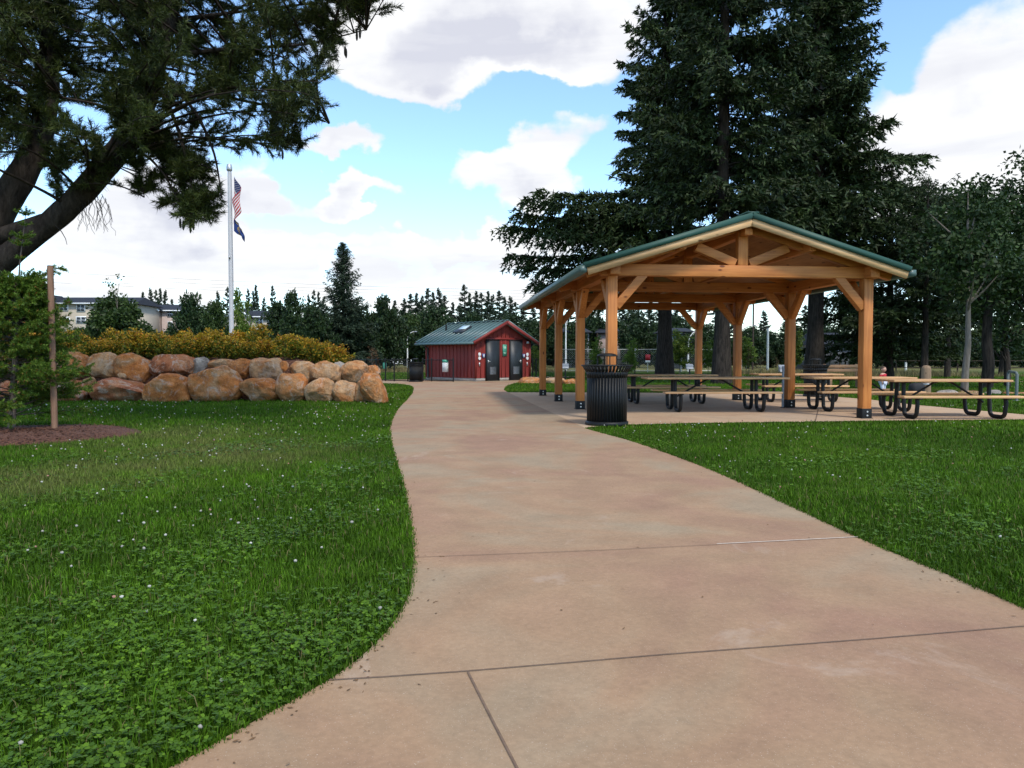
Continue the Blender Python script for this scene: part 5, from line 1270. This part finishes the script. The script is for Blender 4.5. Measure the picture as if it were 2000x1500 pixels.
for k, (a, b_) in enumerate(wires):
    Y = 118+k*.6; A, B = at(*a, Y), at(*b_, Y); A2 = A+(A-B)*.2; pts = []
    for i in range(25): t_ = i/24; p = A.lerp(B, t_); p.z -= 1.3*4*t_*(1-t_); pts.append(tuple(p))
    o = MB().tube(pts, .017, 5).build('power_line', WIRE); tag(o, 'thin dark overhead power line crossing the low sky', 'power line', 'power lines across the sky')

# ---------------------------------------------------------------- far fences, signs and paths
fence('chain_link_fence', [base(px, 64).xy for px in (1085, 1130, 1180, 1240, 1283, 1330, 1400)], 2.0, 'tall grey chain link fence beyond the lawn behind the left half of the pavilion', 'fence', .03, STEEL, .14, .008, .1, .045)
fence('rail_fence', [base(px, 58).xy for px in (1640, 1690, 1750, 1810, 1870, 1930, 2010)], 1.0, 'low dark rail fence along the far edge of the right lawn', 'fence', .035, B_far, 1.2, .01, .45, .06)
s_ = base(1265, 62); so_ = empty('warning_sign', s_, 0, 'small red and white sign in front of the chain link fence', 'sign'); MB().tube([(0, 0, 0), (0, 0, 1.55)], .03, 8).build('post', STEEL, so_); MB().box((0, -.04, 1.28), (.42, .02, .5)).build('red_panel', plain('sign_red', (.42, .02, .03), .5, .03), so_); MB().box((0, -.04, .93), (.42, .02, .18)).build('white_panel', WHITE, so_)
def panel(px, py0, py1, Y, label, w=.34, mat=GREY):
    p = base(px, Y); z1 = HC+(700-py0)/F*Y; z0 = HC+(700-py1)/F*Y; o = empty('sign_panel', p, 0, label, 'sign', 'grey panels on slim posts')
    MB().tube([(0, 0, 0), (0, 0, z0+.02)], .035, 8).build('post', BLACKM, o); zc = (z0+z1)/2
    MB().beam((0, -.10, zc-.12), (0, .10, zc+.12), w, .03).box((0, .02, zc-.02), (w, .12, (z1-z0)*.75)).build('panel', mat, o, bevel=.008)
panel(1104, 708, 722, 36, 'grey panel on a slim black post left of the front left pavilion post')
panel(1347, 710, 722, 34, 'pale grey panel beside a back right post, left of it', .33)
panel(1529, 713, 727, 24, 'grey panel on a post just left of the second right timber post', .24)
mb = MB()
def flat(pts, z=.008): P = [tuple(ground(*p)) for p in pts]; V = [(x, y, z) for x, y, _ in P]; mb.raw(V, [tuple(range(len(V)))])
flat([(1035, 738.2), (1400, 736.2), (1700, 735.2), (1700, 733.9), (1400, 734.2), (1035, 735.5)]); tag(mb.build('far_path', M_slab), kind='structure')
mb = MB(); flat([(1690, 736.4), (1850, 744.6), (1868, 744.6), (1700, 735.4)]); flat([(1868, 744.6), (2100, 748), (2100, 746.5), (1855, 743.8)], .0085); tag(mb.build('side_path', M_slab), kind='structure')
# dry tall grass of the far field
rg = np.random.default_rng(31); M_dry = leafmat('dry_grass', (.16, .13, .05), (.34, .28, .13), .8, .3, objvar=0); mb = MB()
P = np.stack([rg.uniform(17, 34, 9000), rg.uniform(46, 62, 9000)], axis=1); blades(mb, P, rg.uniform(.2, .5, 9000), rg.uniform(.02, .05, 9000), False)
P = np.stack([rg.uniform(-16, 4, 9000), rg.uniform(62, 84, 9000)], axis=1); blades(mb, P, rg.uniform(.15, .4, 9000), rg.uniform(.03, .06, 9000), False)
tag(mb.build('tall_grass', M_dry), kind='stuff')
# bare mulch beds round the trees on the right
mb = MB(); c = ground(1900, 768); ang = np.linspace(0, 6.283, 40, endpoint=False); mb.raw([(c.x+3.2*math.cos(a), c.y+2.0+1.4*math.sin(a), .006) for a in ang], [tuple(range(40))]); tag(mb.build('mulch', M_mulch), kind='stuff')

# ---------------------------------------------------------------- small things on the right
p = ground(1808, 769); o = empty('wooden_post', p, 0, 'pale round wooden post with rounded top at the edge of the right lawn', 'post'); hh = 55/F*p.y
MB().lathe([(.155, 0), (.15, hh-.12), (.13, hh-.04), (.08, hh), (0, hh+.012)], 18).build('shaft', wood('post_wood', (.22, .14, .08), (.34, .23, .15), 'Z', .8), o, True); MB().lathe([(.152, .3), (.158, .31), (.158, .34), (.152, .35)], 18).build('band', STEEL, o)
p = ground(1968, 775); q = ground(1985, 783); o = empty('metal_frame', (p.x, p.y, 0), 0, 'slim grey metal hoop frame standing on grass near the right border', 'frame'); d = q-p; hh = 50/F*p.y
MB().tube([(0, 0, 0), (0, 0, hh-.04), (.03, 0, hh), (d.x-.03, d.y, hh), (d.x, d.y, hh-.04), (d.x, d.y, 0)], .04, 10).build('hoop', plain('weathered_hoop', (.10, .12, .115), .6, .1, 8), o, True); MB().box((0, 0, .008), (.14, .14, .016)).box((d.x, d.y, .008), (.14, .14, .016)).build('foot_plate', STEEL, o)
p = ground(1790, 770); o = empty('black_bag', p, .2, 'black rounded bag leaning by the pale wooden post', 'bag')
bm = bmesh.new(); bmesh.ops.create_cube(bm, size=1); bmesh.ops.subdivide_edges(bm, edges=bm.edges[:], cuts=3, use_grid_fill=True); V = np.array([v.co[:] for v in bm.verts]); Fc = [[v.index for v in f.verts] for f in bm.faces]; bm.free()
V = V*2; V = V/(np.sum(np.abs(V)**3.2, axis=1)**(1/3.2))[:, None]; V = V*np.array([.26, .17, .20])+np.array([0, 0, .19]); V[:, 0] *= 1-.35*np.clip(V[:, 2]-.15, 0, 1); MB().raw(V, np.array(Fc)).build('body', plain('black_cloth', (.012, .012, .014), .8, .2, 12), o, True); MB().tube([(-.09, 0, .36), (-.06, 0, .45), (.06, 0, .45), (.09, 0, .36)], .013, 8).build('handle', BLACKM, o)
p = ground(1648, 758); o = empty('play_bench', p, .15, 'low wooden bench of pale timber beyond the half hidden picnic table', 'bench'); WP = wood('play_wood', (.30, .16, .08), (.46, .27, .15), 'X', .7, False)
m = MB()
for k in range(3): m.box((0, -.14+k*.14, .43), (1.7, .125, .05))
m.build('seat', WP, o, bevel=.01)
for x in (-.7, 0, .7): MB().box((x, 0, .205), (.16, .36, .40)).build('leg', WP, o, bevel=.01)
m = MB(); m.box((0, .20, .72), (1.7, .05, .12)); m.box((0, .205, .88), (1.7, .05, .12)); m.build('backrest', WP, o, bevel=.01)
for x in (-.7, .7): MB().box((x, .245, .62), (.1, .04, .70)).build('back_post', WP, o)

# ---------------------------------------------------------------- small child
SKIN = plain('skin', (.50, .28, .20), .6, .05); SHIRT = plain('red_shirt', (.45, .015, .03), .8, .08); TROU = plain('pale_trousers', (.55, .57, .66), .8, .06); HAIR = plain('brown_hair', (.06, .035, .02), .7, .2); SHOE = plain('dark_shoe', (.03, .03, .035), .7, .1)
p = ground(1724, 771); ch = empty('person', p, .5, 'small child in a red shirt and pale trousers standing on the lawn beyond the tables', 'person')
J = [(0, 0, .43), (0, 0, .52), (0, 0, .62), (0, 0, .69), (0, -.005, .735),   # pelvis..neck
     (.055, 0, .40), (.062, .0, .22), (.062, .01, .05), (.064, -.06, .025),
     (-.055, 0, .40), (-.066, -.03, .22), (-.07, .0, .05), (-.072, -.07, .025),
     (.095, 0, .665), (.125, -.01, .55), (.135, -.06, .45), (.136, -.085, .41),
     (-.095, 0, .665), (-.135, .0, .55), (-.14, -.05, .45), (-.142, -.075, .41)]
Ed = [(0, 1), (1, 2), (2, 3), (3, 4), (0, 5), (5, 6), (6, 7), (7, 8), (0, 9), (9, 10), (10, 11), (11, 12), (3, 13), (13, 14), (14, 15), (15, 16), (3, 17), (17, 18), (18, 19), (19, 20)]
Rd = [.085, .085, .088, .07, .036, .062, .044, .032, .026, .062, .044, .032, .026, .042, .030, .024, .02, .042, .030, .024, .02]
def skin(name, idx, mat, grow, par):
    mp_ = {j: i for i, j in enumerate(idx)}; me = bpy.data.meshes.new(name); me.from_pydata([J[i] for i in idx], [(mp_[a], mp_[b_]) for a, b_ in Ed if a in mp_ and b_ in mp_], [])
    ob = bpy.data.objects.new(name, me); COL.objects.link(ob); ob.parent = par; md = ob.modifiers.new('skin', 'SKIN'); sv = me.skin_vertices[0].data
    for i, j in enumerate(idx): rr_ = Rd[j]+grow; sv[i].radius = (rr_, rr_*.85)
    sv[0].use_root = True; sb_ = ob.modifiers.new('sub', 'SUBSURF'); sb_.levels = 2; sb_.render_levels = 2; me.materials.append(mat); return ob
body = skin('body', list(range(21)), SKIN, 0, ch)
skin('trousers', [0, 5, 6, 7, 9, 10, 11], TROU, .012, ch); skin('shirt', [0, 1, 2, 3, 13, 14, 17, 18], SHIRT, .014, ch)
V = ICO[0]*np.array([.078, .088, .098]); V[:, 0] *= 1-.18*np.clip(-ICO[0][:, 2], 0, 1); nose = np.exp(-((ICO[0][:, 0])**2+(ICO[0][:, 2]+.12)**2)/.02)*(ICO[0][:, 1] < 0); V[:, 1] -= .014*nose
hd = MB().raw(V+np.array([0, -.01, .835]), ICO[1]); 
for s in (-1, 1): hd.raw(ICO[0]*np.array([.012, .02, .026])+np.array([s*.078, 0, .83]), ICO[1])
hd.build('head', SKIN, ch, True)
for s in (-1, 1): MB().raw(ICO[0]*.010+np.array([s*.028, -.088, .845]), ICO[1]).build('eye', HAIR, ch, True)
MB().box((0, -.085, .785), (.035, .006, .008)).build('mouth', SHIRT, ch)
hv = ICO[0].copy(); sel = hv[:, 2]*.9+hv[:, 1]*.55 > .12; keep = np.array([all(sel[i] for i in f) for f in ICO[1]]); MB().raw(ICO[0]*np.array([.086, .096, .105])+np.array([0, -.008, .838]), ICO[1][keep]).build('hair', HAIR, ch, True)
for s, J0 in ((1, 16), (-1, 20)):      # hands: palm, four fingers, thumb
    x, y, z = J[J0]; h = MB().raw(ICO[0]*np.array([.012, .022, .024])+np.array([x, y-.006, z-.018]), ICO[1])
    for f_ in range(4): h.tube([(x, y-.024+f_*.011, z-.034), (x-s*.004, y-.026+f_*.011, z-.05-(.004 if f_ in (1, 2) else 0)), (x-s*.010, y-.024+f_*.011, z-.060-(.005 if f_ in (1, 2) else 0))], [.0055, .005, .004], 6)
    h.tube([(x, y-.022, z-.012), (x-s*.006, y-.040, z-.024), (x-s*.008, y-.044, z-.036)], [.006, .0055, .004], 6); h.build('hand', SKIN, ch, True)
for i in (8, 12): x, y, z = J[i]; MB().raw(ICO[0]*np.array([.036, .075, .034])+np.array([x, y+.035, .034]), ICO[1]).build('shoe', SHOE, ch, True)
